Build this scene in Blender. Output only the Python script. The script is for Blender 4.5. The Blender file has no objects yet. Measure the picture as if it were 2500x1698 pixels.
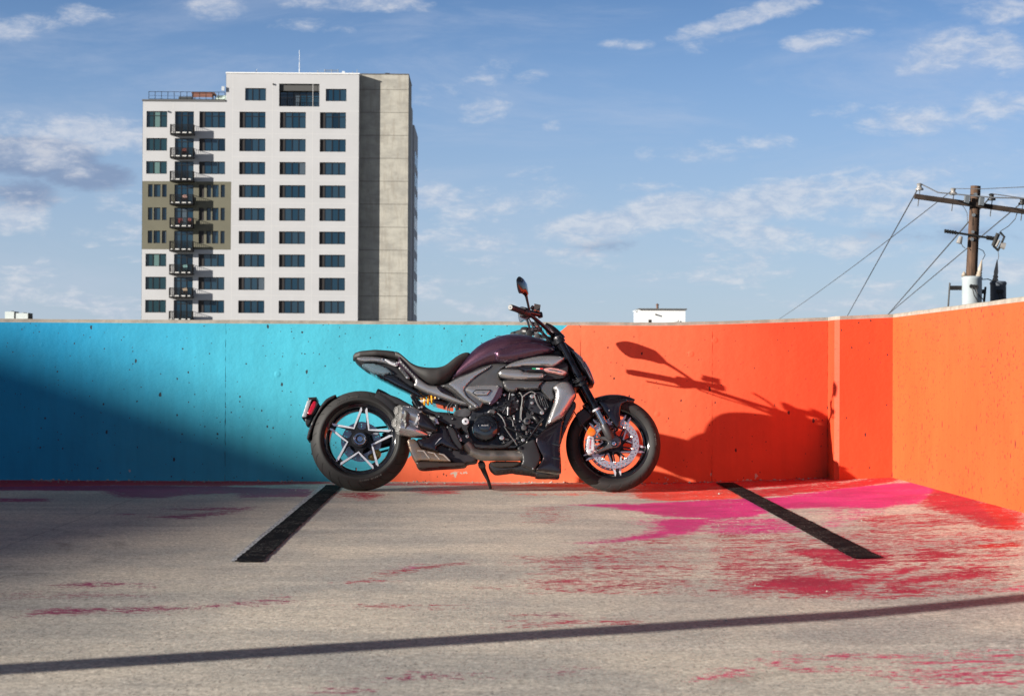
import bpy, bmesh, math, random
import numpy as np
from mathutils import Vector, Matrix
from mathutils.geometry import delaunay_2d_cdt

random.seed(7)
SC = bpy.context.scene
COL = SC.collection
R = math.radians

# ------------------------------------------------------------------ camera
CAM_LOC = Vector((0.0, 0.0, 0.775))
CAM_ROT = Matrix.Rotation(R(-0.766), 3, 'Z') @ Matrix.Rotation(R(90.578), 3, 'X') @ Matrix.Rotation(R(0.30), 3, 'Z')
FPX = 70.0 / 36.0 * 2500.0
cam_d = bpy.data.cameras.new('camera')
cam_d.lens = 70.0
cam_d.sensor_width = 36.0
cam_d.clip_start = 0.1
cam_d.clip_end = 6000.0
cam_d.dof.use_dof = True
cam_d.dof.focus_distance = 12.5
cam_d.dof.aperture_fstop = 9.0
cam = bpy.data.objects.new('camera', cam_d)
cam.matrix_world = Matrix.Translation(CAM_LOC) @ CAM_ROT.to_4x4()
COL.objects.link(cam)
SC.camera = cam

# ------------------------------------------------------------------ light
SUN_DIR = Vector((2.0, 1.0, -0.60)).normalized()      # the way the light travels
sun_d = bpy.data.lights.new('sun', 'SUN')
sun_d.energy = 5.0
sun_d.angle = R(0.53)
sun_d.color = (1.0, 0.93, 0.83)
sun = bpy.data.objects.new('sun', sun_d)
sun.rotation_euler = SUN_DIR.to_track_quat('-Z', 'Y').to_euler()
sun.location = (-20, -10, 12)
COL.objects.link(sun)
SC.view_settings.view_transform = 'Standard'
SC.view_settings.look = 'None'
SC.view_settings.gamma = 1.0
SC.view_settings.use_curve_mapping = False
SC.view_settings.exposure = 0.98
SKY_STRENGTH = 0.05


def ray(px, py):
    return CAM_ROT @ Vector(((px - 1250.0) / FPX, -(py - 849.0) / FPX, -1.0))


def at_y(px, py, Y):
    d = ray(px, py)
    t = (Y - CAM_LOC.y) / d.y
    return CAM_LOC + d * t


def at_z(px, py, Z=0.0):
    d = ray(px, py)
    t = (Z - CAM_LOC.z) / d.z
    return CAM_LOC + d * t


# ------------------------------------------------------------------ node helpers
class NT:
    def __init__(s, tree):
        s.t = tree
        s.n = tree.nodes
        s.l = tree.links

    def node(s, typ, **kw):
        n = s.n.new(typ)
        for k, v in kw.items():
            setattr(n, k, v)
        return n

    def put(s, sock, v):
        if isinstance(v, bpy.types.NodeSocket):
            s.l.new(v, sock)
        elif v is not None:
            if sock.type == 'RGBA' and len(v) == 3:
                v = (*v, 1.0)
            sock.default_value = v

    def m(s, op, a, b=None, c=None, clamp=False):
        n = s.node('ShaderNodeMath', operation=op)
        n.use_clamp = clamp
        s.put(n.inputs[0], a)
        if b is not None:
            s.put(n.inputs[1], b)
        if c is not None:
            s.put(n.inputs[2], c)
        return n.outputs[0]

    def vm(s, op, a, b=None):
        n = s.node('ShaderNodeVectorMath', operation=op)
        s.put(n.inputs[0], a)
        if b is not None:
            s.put(n.inputs[1], b)
        return n.outputs[0]

    def mix(s, f, a, b, blend='MIX'):
        n = s.node('ShaderNodeMix', data_type='RGBA', blend_type=blend)
        s.put(n.inputs[0], f)
        s.put(n.inputs[6], a)
        s.put(n.inputs[7], b)
        return n.outputs[2]

    def step(s, v, a, b, out0=0.0, out1=1.0):
        n = s.node('ShaderNodeMapRange', interpolation_type='SMOOTHSTEP')
        s.put(n.inputs['Value'], v)
        n.inputs['From Min'].default_value = a
        n.inputs['From Max'].default_value = b
        n.inputs['To Min'].default_value = out0
        n.inputs['To Max'].default_value = out1
        return n.outputs[0]

    def noise(s, vec, scale, detail=3.0, rough=0.5, dist=0.0):
        n = s.node('ShaderNodeTexNoise')
        s.put(n.inputs['Vector'], vec)
        n.inputs['Scale'].default_value = scale
        n.inputs['Detail'].default_value = detail
        n.inputs['Roughness'].default_value = rough
        n.inputs['Distortion'].default_value = dist
        return n.outputs[0]

    def voro(s, vec, scale, feature='F1', rnd=1.0):
        n = s.node('ShaderNodeTexVoronoi', feature=feature)
        s.put(n.inputs['Vector'], vec)
        n.inputs['Scale'].default_value = scale
        n.inputs['Randomness'].default_value = rnd
        return n

    def obj(s):
        return s.node('ShaderNodeTexCoord').outputs['Object']

    def sep(s, v):
        n = s.node('ShaderNodeSeparateXYZ')
        s.put(n.inputs[0], v)
        return n.outputs

    def comb(s, x, y, z):
        n = s.node('ShaderNodeCombineXYZ')
        s.put(n.inputs[0], x)
        s.put(n.inputs[1], y)
        s.put(n.inputs[2], z)
        return n.outputs[0]

    def scale(s, v, xyz):
        n = s.node('ShaderNodeMapping')
        s.put(n.inputs['Vector'], v)
        n.inputs['Scale'].default_value = xyz
        return n.outputs[0]

    def bump(s, h, strength=0.3, dist=0.01):
        n = s.node('ShaderNodeBump')
        s.put(n.inputs['Height'], h)
        n.inputs['Strength'].default_value = strength
        n.inputs['Distance'].default_value = dist
        return n.outputs[0]


def new_mat(name):
    m = bpy.data.materials.new(name)
    m.use_nodes = True
    t = NT(m.node_tree)
    b = t.n['Principled BSDF']
    return m, t, b


def mk(name, col, rough=0.5, metal=0.0, coat=0.0, var=0.0, vscale=8.0, bump=0.0, bscale=60.0, bdist=0.002,
       spec=None, trans=0.0, aniso=0.0, rvar=0.0):
    m, t, b = new_mat(name)
    b.inputs['Roughness'].default_value = rough
    b.inputs['Metallic'].default_value = metal
    b.inputs['Coat Weight'].default_value = coat
    b.inputs['Coat Roughness'].default_value = 0.04
    b.inputs['Transmission Weight'].default_value = trans
    if spec is not None:
        b.inputs['Specular IOR Level'].default_value = spec
    o = t.obj()
    if var > 0:
        n = t.noise(o, vscale, 4.0, 0.6)
        f = t.step(n, 0.3, 0.7, 1.0 - var, 1.0 + var)
        c = t.mix(1.0, (*col, 1), t.comb(f, f, f), 'MULTIPLY')
        t.put(b.inputs['Base Color'], c)
    else:
        b.inputs['Base Color'].default_value = (*col, 1)
    if rvar > 0:
        n2 = t.noise(o, vscale * 2.3, 3.0, 0.6)
        t.put(b.inputs['Roughness'], t.step(n2, 0.3, 0.7, max(0.02, rough - rvar), rough + rvar))
    if bump > 0:
        h = t.noise(o, bscale, 3.0, 0.6)
        t.put(b.inputs['Normal'], t.bump(h, bump, bdist))
    return m


# ------------------------------------------------------------------ world: sky and clouds
world = bpy.data.worlds.new('World')
SC.world = world
world.use_nodes = True
W = NT(world.node_tree)
W.n.clear()
sky = W.node('ShaderNodeTexSky', sky_type='NISHITA')
sky.sun_disc = False
sky.sun_elevation = math.asin(-SUN_DIR.z)
sky.sun_rotation = math.atan2(-SUN_DIR.x, -SUN_DIR.y)
sky.altitude = 1600.0
sky.air_density = 1.0
sky.dust_density = 0.6
sky.ozone_density = 1.6
vec = W.node('ShaderNodeTexCoord').outputs['Generated']
sx, sy, sz = W.sep(vec)[:3]
az = W.m('ARCTAN2', sx, sy)
el = W.m('ARCSINE', sz)
p = W.comb(W.m('MULTIPLY', az, 1.0), W.m('MULTIPLY', el, 2.3), 0.0)
n_big = W.noise(p, 26.0, 6.0, 0.58, 0.3)
n_fine = W.noise(p, 75.0, 8.0, 0.68, 0.3)
wob = W.m('SUBTRACT', W.m('ADD', W.m('MULTIPLY', n_big, 0.6), W.m('MULTIPLY', n_fine, 0.4)), 0.5)
cover = None
CLOUDS = [  # centre px, py, half width, half height, weight, tilt
    (60, 62, 90, 26, .75, -.2), (215, 38, 90, 22, .6, 0), (525, 12, 75, 30, .85, 0), (870, 5, 180, 20, .9, 0), (745, 60, 70, 18, .6, -.1),
    (820, 70, 40, 14, .5, 0), (225, 325, 165, 42, 1.0, .05), (60, 370, 130, 46, .8, 0), (185, 420, 60, 24, .6, 0), (20, 450, 60, 22, .5, 0),
    (255, 485, 34, 34, .6, 0), (30, 530, 62, 40, .95, 0), (95, 525, 30, 34, .7, 0), (150, 480, 60, 22, .5, 0), (230, 570, 150, 30, .35, 0),
    (1130, 210, 120, 34, .6, -.35), (1165, 260, 70, 38, .5, 0), (1300, 182, 48, 18, .7, -.2), (1345, 300, 24, 24, .6, 0), (1530, 108, 58, 15, .85, 0),
    (1800, 50, 140, 24, 1.0, -.28), (1900, 25, 80, 20, .8, -.2), (1695, 115, 40, 16, .5, 0), (1765, 98, 32, 15, .6, -.2), (2010, 95, 95, 20, .9, -.12),
    (2300, 130, 85, 46, .8, -.3), (2440, 130, 80, 44, .8, .1), (2460, 20, 80, 30, .9, 0), (1575, 375, 24, 24, .5, 0), (1800, 360, 150, 24, .65, -.08),
    (2230, 290, 150, 32, .75, -.05), (2430, 270, 110, 40, .75, -.1), (2050, 275, 60, 22, .5, 0),
    (1100, 480, 110, 34, .85, 0), (1300, 490, 120, 30, .7, -.1), (1120, 530, 60, 18, .8, 0), (1500, 545, 160, 36, 1.1, -.12), (1640, 510, 120, 36, 1.1, -.1),
    (1900, 490, 260, 42, 1.05, -.05), (2250, 505, 300, 40, .9, -.02), (2250, 440, 320, 45, .5, -.1), (1400, 575, 90, 24, .9, 0), (1700, 570, 140, 26, .6, 0),
    (2150, 600, 220, 30, .7, 0), (1850, 610, 240, 24, .5, 0), (1100, 590, 180, 26, .55, 0), (2330, 650, 160, 40, .7, 0), (2480, 650, 60, 34, .9, 0),
    (1350, 640, 200, 26, .35, 0), (2100, 700, 200, 30, .4, 0),
]
for (cx, cy, rx, ry, wt, tilt) in CLOUDS:
    d = ray(cx, cy).normalized()
    a0, e0 = math.atan2(d.x, d.y), math.asin(d.z)
    rx, ry = rx / FPX * 1.6, ry / FPX * 1.6
    u = W.m('SUBTRACT', az, a0)
    v = W.m('SUBTRACT', el, e0)
    v = W.m('ADD', v, W.m('MULTIPLY', u, tilt))
    q = W.m('ADD', W.m('POWER', W.m('ABSOLUTE', W.m('DIVIDE', u, rx)), 2.0), W.m('POWER', W.m('ABSOLUTE', W.m('DIVIDE', v, ry)), 2.0))
    g = W.m('MULTIPLY', W.m('SUBTRACT', 1.0, q, clamp=True), wt)
    cover = g if cover is None else W.m('MAXIMUM', cover, g)
# beyond the frame the same kind of scattered cloud goes on
inview = W.m('MULTIPLY', W.step(W.m('ABSOLUTE', az), 0.30, 0.42, 1, 0), W.step(sz, 0.2, 0.28, 1, 0))
rest = W.m('MULTIPLY', W.step(W.noise(p, 5.0, 3.0, 0.5), 0.48, 0.62), W.m('SUBTRACT', 1.0, inview))
cover = W.m('MAXIMUM', cover, W.m('MULTIPLY', rest, W.step(sz, -0.02, 0.05)))
band = W.m('MULTIPLY', W.step(sz, .005, .03), W.step(sz, .07, .13, 1, 0))
wisp = W.m('MULTIPLY', W.step(W.noise(W.scale(p, (1, 1.9, 1)), 11.0, 6.0, .62, .4), .42, .62), band)
cover = W.m('MAXIMUM', cover, W.m('MULTIPLY', wisp, .74))
veil = W.step(W.noise(W.scale(p, (1, 1.6, 1)), 6.0, 7.0, .66, .5), .44, .72)
dens = W.step(W.m('ADD', W.m('MULTIPLY', cover, 0.95), W.m('MULTIPLY', wob, 2.8)), 0.25, 1.0)
dens = W.m('MULTIPLY', dens, W.step(cover, 0.0, 0.3))
dens = W.m('MULTIPLY', dens, 0.60)
haze = W.step(W.m('ABSOLUTE', sz), 0.0, 0.20, 1.0, 0.0)
up = W.step(sz, 0.12, 0.42)
tint = W.mix(up, (0.77, 0.95, 1.27, 1), (0.08, 0.115, 0.21, 1))
skyc = W.mix(1.0, sky.outputs[0], tint, 'MULTIPLY')
skyc = W.mix(W.m('MULTIPLY', haze, 0.60), skyc, (5.0, 5.8, 7.5, 1))
cloudc = W.mix(W.step(n_fine, .3, .7), (4.7, 5.5, 7.0, 1), (8.0, 8.0, 8.3, 1))
skyc = W.mix(W.m('MULTIPLY', W.m('MULTIPLY', veil, W.step(sz, .16, .30, 1, .3)), .30), skyc, (5.6, 6.2, 7.6, 1))
dark = None
for (cx, cy, rx, ry, wt) in [(70, 385, 210, 62, 1.0), (210, 430, 150, 50, .8), (60, 470, 120, 60, .6), (2300, 575, 300, 40, .4), (1500, 600, 300, 30, .3)]:
    d = ray(cx, cy).normalized()
    u = W.m('DIVIDE', W.m('SUBTRACT', az, math.atan2(d.x, d.y)), rx / FPX)
    v = W.m('DIVIDE', W.m('SUBTRACT', el, math.asin(d.z)), ry / FPX)
    q = W.m('ADD', W.m('MULTIPLY', u, u), W.m('MULTIPLY', v, v))
    g = W.m('MULTIPLY', W.m('SUBTRACT', 1.0, q, clamp=True), wt)
    dark = g if dark is None else W.m('MAXIMUM', dark, g)
dk = W.m('MULTIPLY', W.step(W.m('ADD', dark, W.m('MULTIPLY', wob, 1.6)), .15, .6), W.m('MULTIPLY', W.step(dark, 0, .2), .8))
skyc = W.mix(dk, skyc, (2.3, 3.1, 4.8, 1))
skyc = W.mix(dens, skyc, cloudc)
bg = W.node('ShaderNodeBackground')
W.put(bg.inputs[0], skyc)
bg.inputs[1].default_value = SKY_STRENGTH
wo = W.node('ShaderNodeOutputWorld')
W.l.new(bg.outputs[0], wo.inputs[0])


# ------------------------------------------------------------------ mesh helpers
def tag(o, label=None, cat=None, group=None, kind=None):
    for k, v in (('label', label), ('category', cat), ('group', group), ('kind', kind)):
        if v:
            o[k] = v
    return o


def empty(name, loc=(0, 0, 0), rot=(0, 0, 0), label=None, cat=None, group=None, parent=None):
    o = bpy.data.objects.new(name, None)
    o.location = loc
    o.rotation_euler = rot
    o.empty_display_size = 0.2
    COL.objects.link(o)
    o.parent = parent
    return tag(o, label, cat, group)


def link_mesh(name, verts, faces, mat, parent=None, smooth=35.0, loc=None):
    me = bpy.data.meshes.new(name)
    me.from_pydata([tuple(v) for v in verts], [], faces)
    me.validate()
    bm = bmesh.new()
    bm.from_mesh(me)
    bmesh.ops.recalc_face_normals(bm, faces=bm.faces)
    bm.to_mesh(me)
    bm.free()
    if smooth:
        me.polygons.foreach_set('use_smooth', [True] * len(me.polygons))
        me.set_sharp_from_angle(angle=R(smooth))
    me.materials.append(mat)
    o = bpy.data.objects.new(name, me)
    COL.objects.link(o)
    o.parent = parent
    if loc is not None:
        o.location = loc
    return o


class G:
    """collects shapes, then links them as ONE mesh object"""

    def __init__(s):
        s.v = []
        s.f = []

    def add(s, verts, faces):
        k = len(s.v)
        s.v += [Vector(v) for v in verts]
        s.f += [[i + k for i in f] for f in faces]
        return s

    def box(s, a, b):
        x0, y0, z0 = a
        x1, y1, z1 = b
        return s.add([(x0, y0, z0), (x1, y0, z0), (x1, y1, z0), (x0, y1, z0), (x0, y0, z1), (x1, y0, z1), (x1, y1, z1), (x0, y1, z1)],
                     [(0, 3, 2, 1), (4, 5, 6, 7), (0, 1, 5, 4), (1, 2, 6, 5), (2, 3, 7, 6), (3, 0, 4, 7)])

    def obox(s, c, ax, ay, az, h):
        """box with axes and half sizes"""
        c = Vector(c)
        vs = []
        for k in (-1, 1):
            for j, i in ((-1, -1), (-1, 1), (1, 1), (1, -1)):
                vs.append(c + Vector(ax) * h[0] * i + Vector(ay) * h[1] * j + Vector(az) * h[2] * k)
        return s.add(vs, [(0, 3, 2, 1), (4, 5, 6, 7), (0, 1, 5, 4), (1, 2, 6, 5), (2, 3, 7, 6), (3, 0, 4, 7)])

    def tube(s, pts, r, n=10, cap=True, flat=1.0, up=None):
        pts = [Vector(p) for p in pts]
        rs = r if isinstance(r, (list, tuple)) else [r] * len(pts)
        t = (pts[1] - pts[0]).normalized()
        if up is None:
            up = Vector((0, 1, 0)) if abs(t.y) < 0.9 else Vector((1, 0, 0))
        nrm = (up - t * up.dot(t)).normalized()
        vs = []
        for i, p in enumerate(pts):
            a = pts[max(i - 1, 0)]
            b = pts[min(i + 1, len(pts) - 1)]
            t = (b - a).normalized()
            nrm = (nrm - t * nrm.dot(t)).normalized()
            bi = t.cross(nrm)
            for k in range(n):
                an = 2 * math.pi * k / n
                vs.append(p + (nrm * math.cos(an) * flat + bi * math.sin(an)) * rs[i])
        fs = []
        for i in range(len(pts) - 1):
            for k in range(n):
                fs.append((i * n + k, i * n + (k + 1) % n, (i + 1) * n + (k + 1) % n, (i + 1) * n + k))
        if cap:
            fs.append(tuple(range(n)))
            fs.append(tuple(range((len(pts) - 1) * n, len(pts) * n)))
        return s.add(vs, fs)

    def lathe(s, prof, c=(0, 0, 0), axis='Y', n=32, closed=False):
        """prof: (along the axis, radius)"""
        c = Vector(c)
        vs = []
        for (a, r) in prof:
            for k in range(n):
                an = 2 * math.pi * k / n
                co, si = math.cos(an) * r, math.sin(an) * r
                vs.append(c + (Vector((co, a, si)) if axis == 'Y' else Vector((co, si, a)) if axis == 'Z' else Vector((a, co, si))))
        fs = []
        m = len(prof)
        for i in range(m if closed else m - 1):
            j = (i + 1) % m
            for k in range(n):
                fs.append((i * n + k, i * n + (k + 1) % n, j * n + (k + 1) % n, j * n + k))
        if not closed:
            if prof[0][1] > 1e-5:
                fs.append(tuple(range(n)))
            if prof[-1][1] > 1e-5:
                fs.append(tuple(range((m - 1) * n, m * n)))
        return s.add(vs, fs)

    def knob(s, c, r, y0, y1, n=20, bev=0.25, dome=0.0):
        """short cylinder across the bike, from y0 (inner) to y1 (outer), rounded outer edge"""
        d = 1 if y1 > y0 else -1
        b = r * bev
        pr = [(y0, r), (y1 - d * b, r), (y1 - d * b * 0.3, r - b * 0.3), (y1, r - b)]
        if dome:
            for k in (0.75, 0.5, 0.25, 0.0):
                pr.append((y1 + d * dome * (1 - k * k), (r - b) * k))
        return s.lathe(pr, (c[0], 0, c[1]), 'Y', n)

    def build(s, name, mat, parent=None, smooth=35.0, loc=None):
        return link_mesh(name, s.v, s.f, mat, parent, smooth, loc)


def chaikin(pts, it):
    for _ in range(it):
        out = []
        for i in range(len(pts)):
            a, b = pts[i], pts[(i + 1) % len(pts)]
            out.append((a[0] * .8 + b[0] * .2, a[1] * .8 + b[1] * .2))
            out.append((a[0] * .2 + b[0] * .8, a[1] * .2 + b[1] * .8))
        pts = out
    return pts


def inside(x, y, poly):
    c = False
    j = len(poly) - 1
    for i in range(len(poly)):
        xi, yi = poly[i]
        xj, yj = poly[j]
        if (yi > y) != (yj > y) and x < (xj - xi) * (y - yi) / (yj - yi + 1e-12) + xi:
            c = not c
        j = i
    return c


def seg_dist(P, poly):
    """numpy: distance of points P (n,2) to the closed polyline"""
    A = np.array(poly)
    B = np.roll(A, -1, axis=0)
    d = B - A
    L = (d ** 2).sum(1) + 1e-12
    out = np.full(len(P), 1e9)
    for i in range(len(A)):
        t = np.clip(((P - A[i]) @ d[i]) / L[i], 0, 1)
        q = A[i] + t[:, None] * d[i]
        out = np.minimum(out, ((P - q) ** 2).sum(1))
    return np.sqrt(out)


def inside_np(P, poly):
    x, y = P[:, 0], P[:, 1]
    c = np.zeros(len(P), bool)
    j = len(poly) - 1
    for i in range(len(poly)):
        xi, yi = poly[i]
        xj, yj = poly[j]
        if yi != yj:
            k = ((yi > y) != (yj > y)) & (x < (xj - xi) * (y - yi) / (yj - yi) + xi)
            c ^= k
        j = i
    return c


def resample(poly, h):
    out = []
    for i in range(len(poly)):
        a, b = poly[i], poly[(i + 1) % len(poly)]
        L = math.hypot(b[0] - a[0], b[1] - a[1])
        n = max(1, int(math.ceil(L / h)))
        for k in range(n):
            out.append((a[0] + (b[0] - a[0]) * k / n, a[1] + (b[1] - a[1]) * k / n))
    return out


def clean(poly, eps=2e-4):
    out = []
    for q in poly:
        if not out or math.hypot(q[0] - out[-1][0], q[1] - out[-1][1]) > eps:
            out.append(q)
    if math.hypot(out[0][0] - out[-1][0], out[0][1] - out[-1][1]) <= eps:
        out.pop()
    return out


def plate_geo(poly, y, depth, r, bulge=0.0, holes=(), yfun=None, h=None):
    """a plate standing in the x-z plane at y (outer face), rounded at its rim by radius r,
    swelling by bulge, depth thick towards the middle of the bike. -> verts, faces"""
    sg = -1.0 if y < 0 else 1.0
    r = max(r, 0.0005)
    h = h or max(r * 0.55, 0.006)
    bd = clean(resample(clean(poly), h * 1.3))
    nb = len(bd)
    pts = [Vector(q) for q in bd]
    edges = [(i, (i + 1) % nb) for i in range(nb)]
    hl = []
    for hp in holes:
        k = len(pts)
        pts += [Vector(q) for q in hp]
        edges += [(k + i, k + (i + 1) % len(hp)) for i in range(len(hp))]
        hl.append(hp)
    A = np.array(bd)
    if r > 0.0012 or bulge:
        x0, z0 = A.min(0)
        x1, z1 = A.max(0)
        gx, gz = np.meshgrid(np.arange(x0 + h * .5, x1, h), np.arange(z0 + h * .5, z1, h))
        gx = gx + ((np.arange(gz.shape[0]) % 2) * h * .5)[:, None]
        Pn = np.stack([gx.ravel(), gz.ravel()], 1)
        Pn = Pn[inside_np(Pn, bd)]
        if len(Pn):
            Pn = Pn[seg_dist(Pn, bd) > h * .42]
        for hp in hl:
            if len(Pn):
                Pn = Pn[~inside_np(Pn, hp)]
                Pn = Pn[seg_dist(Pn, hp) > h * .3]
        pts += [Vector(q) for q in Pn]
    vo, eo, fo = delaunay_2d_cdt(pts, edges, [], 1, 1e-6, False)[:3]
    V = np.array([tuple(q) for q in vo])
    cen = np.array([V[list(f)].mean(0) for f in fo])
    ok = inside_np(cen, bd)
    for hp in hl:
        ok &= ~inside_np(cen, hp)
    fo = [list(f) for f, k in zip(fo, ok) if k]
    d = seg_dist(V, bd)
    for hp in hl:
        if bulge or r > 0.0012:
            d = np.minimum(d, seg_dist(V, hp))
    t = np.clip(d / r, 0, 1)
    off = r * np.sqrt(1 - (1 - t) ** 2) - r
    if bulge:
        D = d.max() + 1e-6
        q = np.clip(d / D, 0, 1)
        off = off + bulge * (1 - (1 - q) ** 2)
    base = np.array([yfun(v[0], v[1]) if yfun else 0.0 for v in V])
    yo = y + sg * (off + base)
    nv = len(V)
    verts = [(V[i][0], yo[i], V[i][1]) for i in range(nv)] + [(V[i][0], y - sg * depth, V[i][1]) for i in range(nv)]
    faces = [f for f in fo] + [[i + nv for i in reversed(f)] for f in fo]
    cnt = {}
    for f in fo:
        for i in range(3):
            a, b = f[i], f[(i + 1) % 3]
            cnt[(a, b)] = cnt.get((a, b), 0) + 1
    for (a, b) in cnt:
        if (b, a) not in cnt:
            faces.append([b, a, a + nv, b + nv])
    return verts, faces


def circle(cx, cz, r, n=16, a0=0.0):
    return [(cx + r * math.cos(a0 + 2 * math.pi * k / n), cz + r * math.sin(a0 + 2 * math.pi * k / n)) for k in range(n)]


def text_obj(name, body, size, mat, parent, M, extrude=0.0006, align='CENTER', bold=0.0, shear=0.0, sx=1.0):
    cu = bpy.data.curves.new(name + '_src', 'FONT')
    cu.body = body
    cu.size = size
    cu.extrude = extrude
    cu.offset = bold
    cu.shear = shear
    cu.align_x = align
    cu.align_y = 'CENTER'
    tmp = bpy.data.objects.new(name + '_src', cu)
    COL.objects.link(tmp)
    dg = bpy.context.evaluated_depsgraph_get()
    dg.update()
    me = bpy.data.meshes.new_from_object(tmp.evaluated_get(dg))
    bpy.data.objects.remove(tmp)
    me.name = name
    me.transform(Matrix.Diagonal((sx, 1, 1, 1)))
    me.transform(M)
    me.materials.clear()
    me.materials.append(mat)
    o = bpy.data.objects.new(name, me)
    COL.objects.link(o)
    o.parent = parent
    return o


def copy_tree(o, parent=None):
    c = o.copy()
    COL.objects.link(c)
    c.parent = parent
    for ch in list(o.children):
        copy_tree(ch, c)
    return c

# ================================================================== THE SETTING
YW = 13.54          # main wall face
XR = 2.72           # right wall face
YP = 13.26          # pilaster face
XP = 2.335          # pilaster side face
WH = 1.067          # painted height


def rise(x):
    """the deck climbs a little towards the right-hand wall"""
    t = max(0.0, (x - 1.15) / (XR - 1.15))
    return 0.058 * min(t, 1.3) ** 1.25


# ---- concrete with worn paint
def concrete_nodes(t, o, base=(0.52, 0.47, 0.395)):
    n1 = t.noise(o, 1.1, 5, .62)
    n2 = t.noise(o, 70.0, 3, .75)
    n4 = t.noise(o, 24.0, 4, .7)
    n3 = t.noise(t.scale(o, (1.0, 3.5, 1.0)), 1.6, 6, .68)
    n5 = t.noise(t.scale(o, (.12, 2.2, 1.0)), 2.0, 4, .6)
    c = t.mix(t.step(n1, .34, .66), (base[0] * .70, base[1] * .74, base[2] * .80, 1), (base[0] * 1.10, base[1] * 1.09, base[2] * 1.07, 1))
    c = t.mix(t.m('MULTIPLY', t.step(n3, .48, .72), .42), c, (base[0] * .55, base[1] * .57, base[2] * .62, 1))
    c = t.mix(t.m('MULTIPLY', t.step(n5, .5, .66), .35), c, (base[0] * 1.2, base[1] * 1.22, base[2] * 1.26, 1))
    f = t.m('MULTIPLY', t.step(n2, .28, .72, .58, 1.36), t.step(n4, .3, .7, .80, 1.16))
    c = t.mix(1.0, c, t.comb(f, f, f), 'MULTIPLY')
    v = t.voro(o, 85.0)
    rnd = t.sep(v.outputs['Color'])
    pit = t.m('MULTIPLY', t.m('GREATER_THAN', rnd[0], .80), t.m('SUBTRACT', 1.0, t.step(v.outputs['Distance'], .18, .40)))
    c = t.mix(t.m('MULTIPLY', pit, .8), c, (base[0] * .22, base[1] * .22, base[2] * .24, 1))
    pale = t.m('MULTIPLY', t.m('GREATER_THAN', rnd[1], .86), t.m('SUBTRACT', 1.0, t.step(v.outputs['Distance'], .12, .34)))
    c = t.mix(t.m('MULTIPLY', pale, .7), c, (.80, .76, .68, 1))
    # old oil drips and tyre scuffs
    vo = t.voro(t.vm('ADD', o, t.comb(t.m('MULTIPLY', n4, .06), t.m('MULTIPLY', n1, .2), 0.0)), 1.15)
    rr_ = t.sep(vo.outputs['Color'])
    oil = t.m('MULTIPLY', t.m('GREATER_THAN', rr_[0], .62), t.step(vo.outputs['Distance'], .02, t_oil, 1, 0))
    c = t.mix(t.m('MULTIPLY', oil, .38), c, (.10, .085, .075, 1))
    return c, t.m('SUBTRACT', t.m('ADD', t.m('MULTIPLY', n2, .7), t.m('MULTIPLY', n4, .4)), t.m('MULTIPLY', pit, .5))


t_oil = .11
mG, t, b = new_mat('worn_painted_concrete')
o = t.obj()
cc, ch = concrete_nodes(t, o)
att = t.node('ShaderNodeAttribute', attribute_name='paint')
mott = t.noise(o, 2.3, 4, .65)
cl = t.noise(t.scale(o, (.42, 1.0, 1.0)), 20.0, 5, .7, .2)
fi = t.noise(t.scale(o, (.4, 1.0, 1.0)), 70.0, 3, .7)
mid_ = t.noise(t.scale(o, (.5, 1.2, 1.0)), 6.5, 3, .6)
nn = t.m('ADD', t.m('MULTIPLY', cl, .55), t.m('ADD', t.m('MULTIPLY', fi, .80), t.m('MULTIPLY', mid_, .26)))
mask = t.step(t.m('ADD', att.outputs['Alpha'], t.m('MULTIPLY', t.m('SUBTRACT', nn, .795), 2.9)), .47, .53)
pv = t.step(mott, .35, .65, .8, 1.12)
pc = t.mix(1.0, att.outputs['Color'], t.comb(pv, pv, pv), 'MULTIPLY')
grit = t.step(t.noise(o, 160, 2, .6), .3, .55, .55, 1.0)
pc = t.mix(1.0, pc, t.comb(grit, grit, grit), 'MULTIPLY')
# hairline cracks / saw joints
sep = t.sep(o)
j1 = t.step(t.m('ABSOLUTE', t.m('SUBTRACT', t.m('ADD', sep[0], t.m('MULTIPLY', t.noise(o, 3, 3), .06)), -2.02)), .0, .012, 1, 0)
cc = t.mix(t.m('MULTIPLY', j1, .35), cc, (.12, .10, .09, 1))
for (ax_, ay_, ar_, aw_, am_) in ((-3.3, 8.2, 1.55, .045, .20), (-3.3, 8.2, 1.78, .05, .16), (1.9, 3.1, 2.3, .05, .16), (4.3, 5.4, 2.6, .06, .14)):
    dd = t.vm('SUBTRACT', o, t.comb(ax_, ay_, 0.0))
    q_ = t.node('ShaderNodeVectorMath', operation='LENGTH')
    t.put(q_.inputs[0], dd)
    ring_ = t.step(t.m('ABSOLUTE', t.m('SUBTRACT', q_.outputs['Value'], ar_)), aw_ * .3, aw_, 1, 0)
    brk = t.step(t.noise(o, 2.6, 4, .7), .45, .65)
    cc = t.mix(t.m('MULTIPLY', t.m('MULTIPLY', ring_, brk), am_ * 2.0), cc, (.09, .08, .075, 1))
t.put(b.inputs['Base Color'], t.mix(mask, cc, pc))
t.put(b.inputs['Roughness'], t.step(mask, 0, 1, .88, .6))
b.inputs['Specular IOR Level'].default_value = 0.3
hgt = t.m('ADD', ch, t.m('MULTIPLY', mask, .5))
t.put(b.inputs['Normal'], t.bump(hgt, .55, .004))

RED, CRIM, MAG, CORAL, PLUM, PINK = (.50, .025, .035), (.42, .022, .055), (.62, .04, .22), (.78, .07, .05), (.30, .02, .09), (.62, .07, .15)


def c2(*p):
    return [(0 + u * .5379, 1140 + v * .5379) for u, v in p]


def c3(*p):
    return [(1250 + u * .5379, 1140 + v * .5379) for u, v in p]


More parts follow.
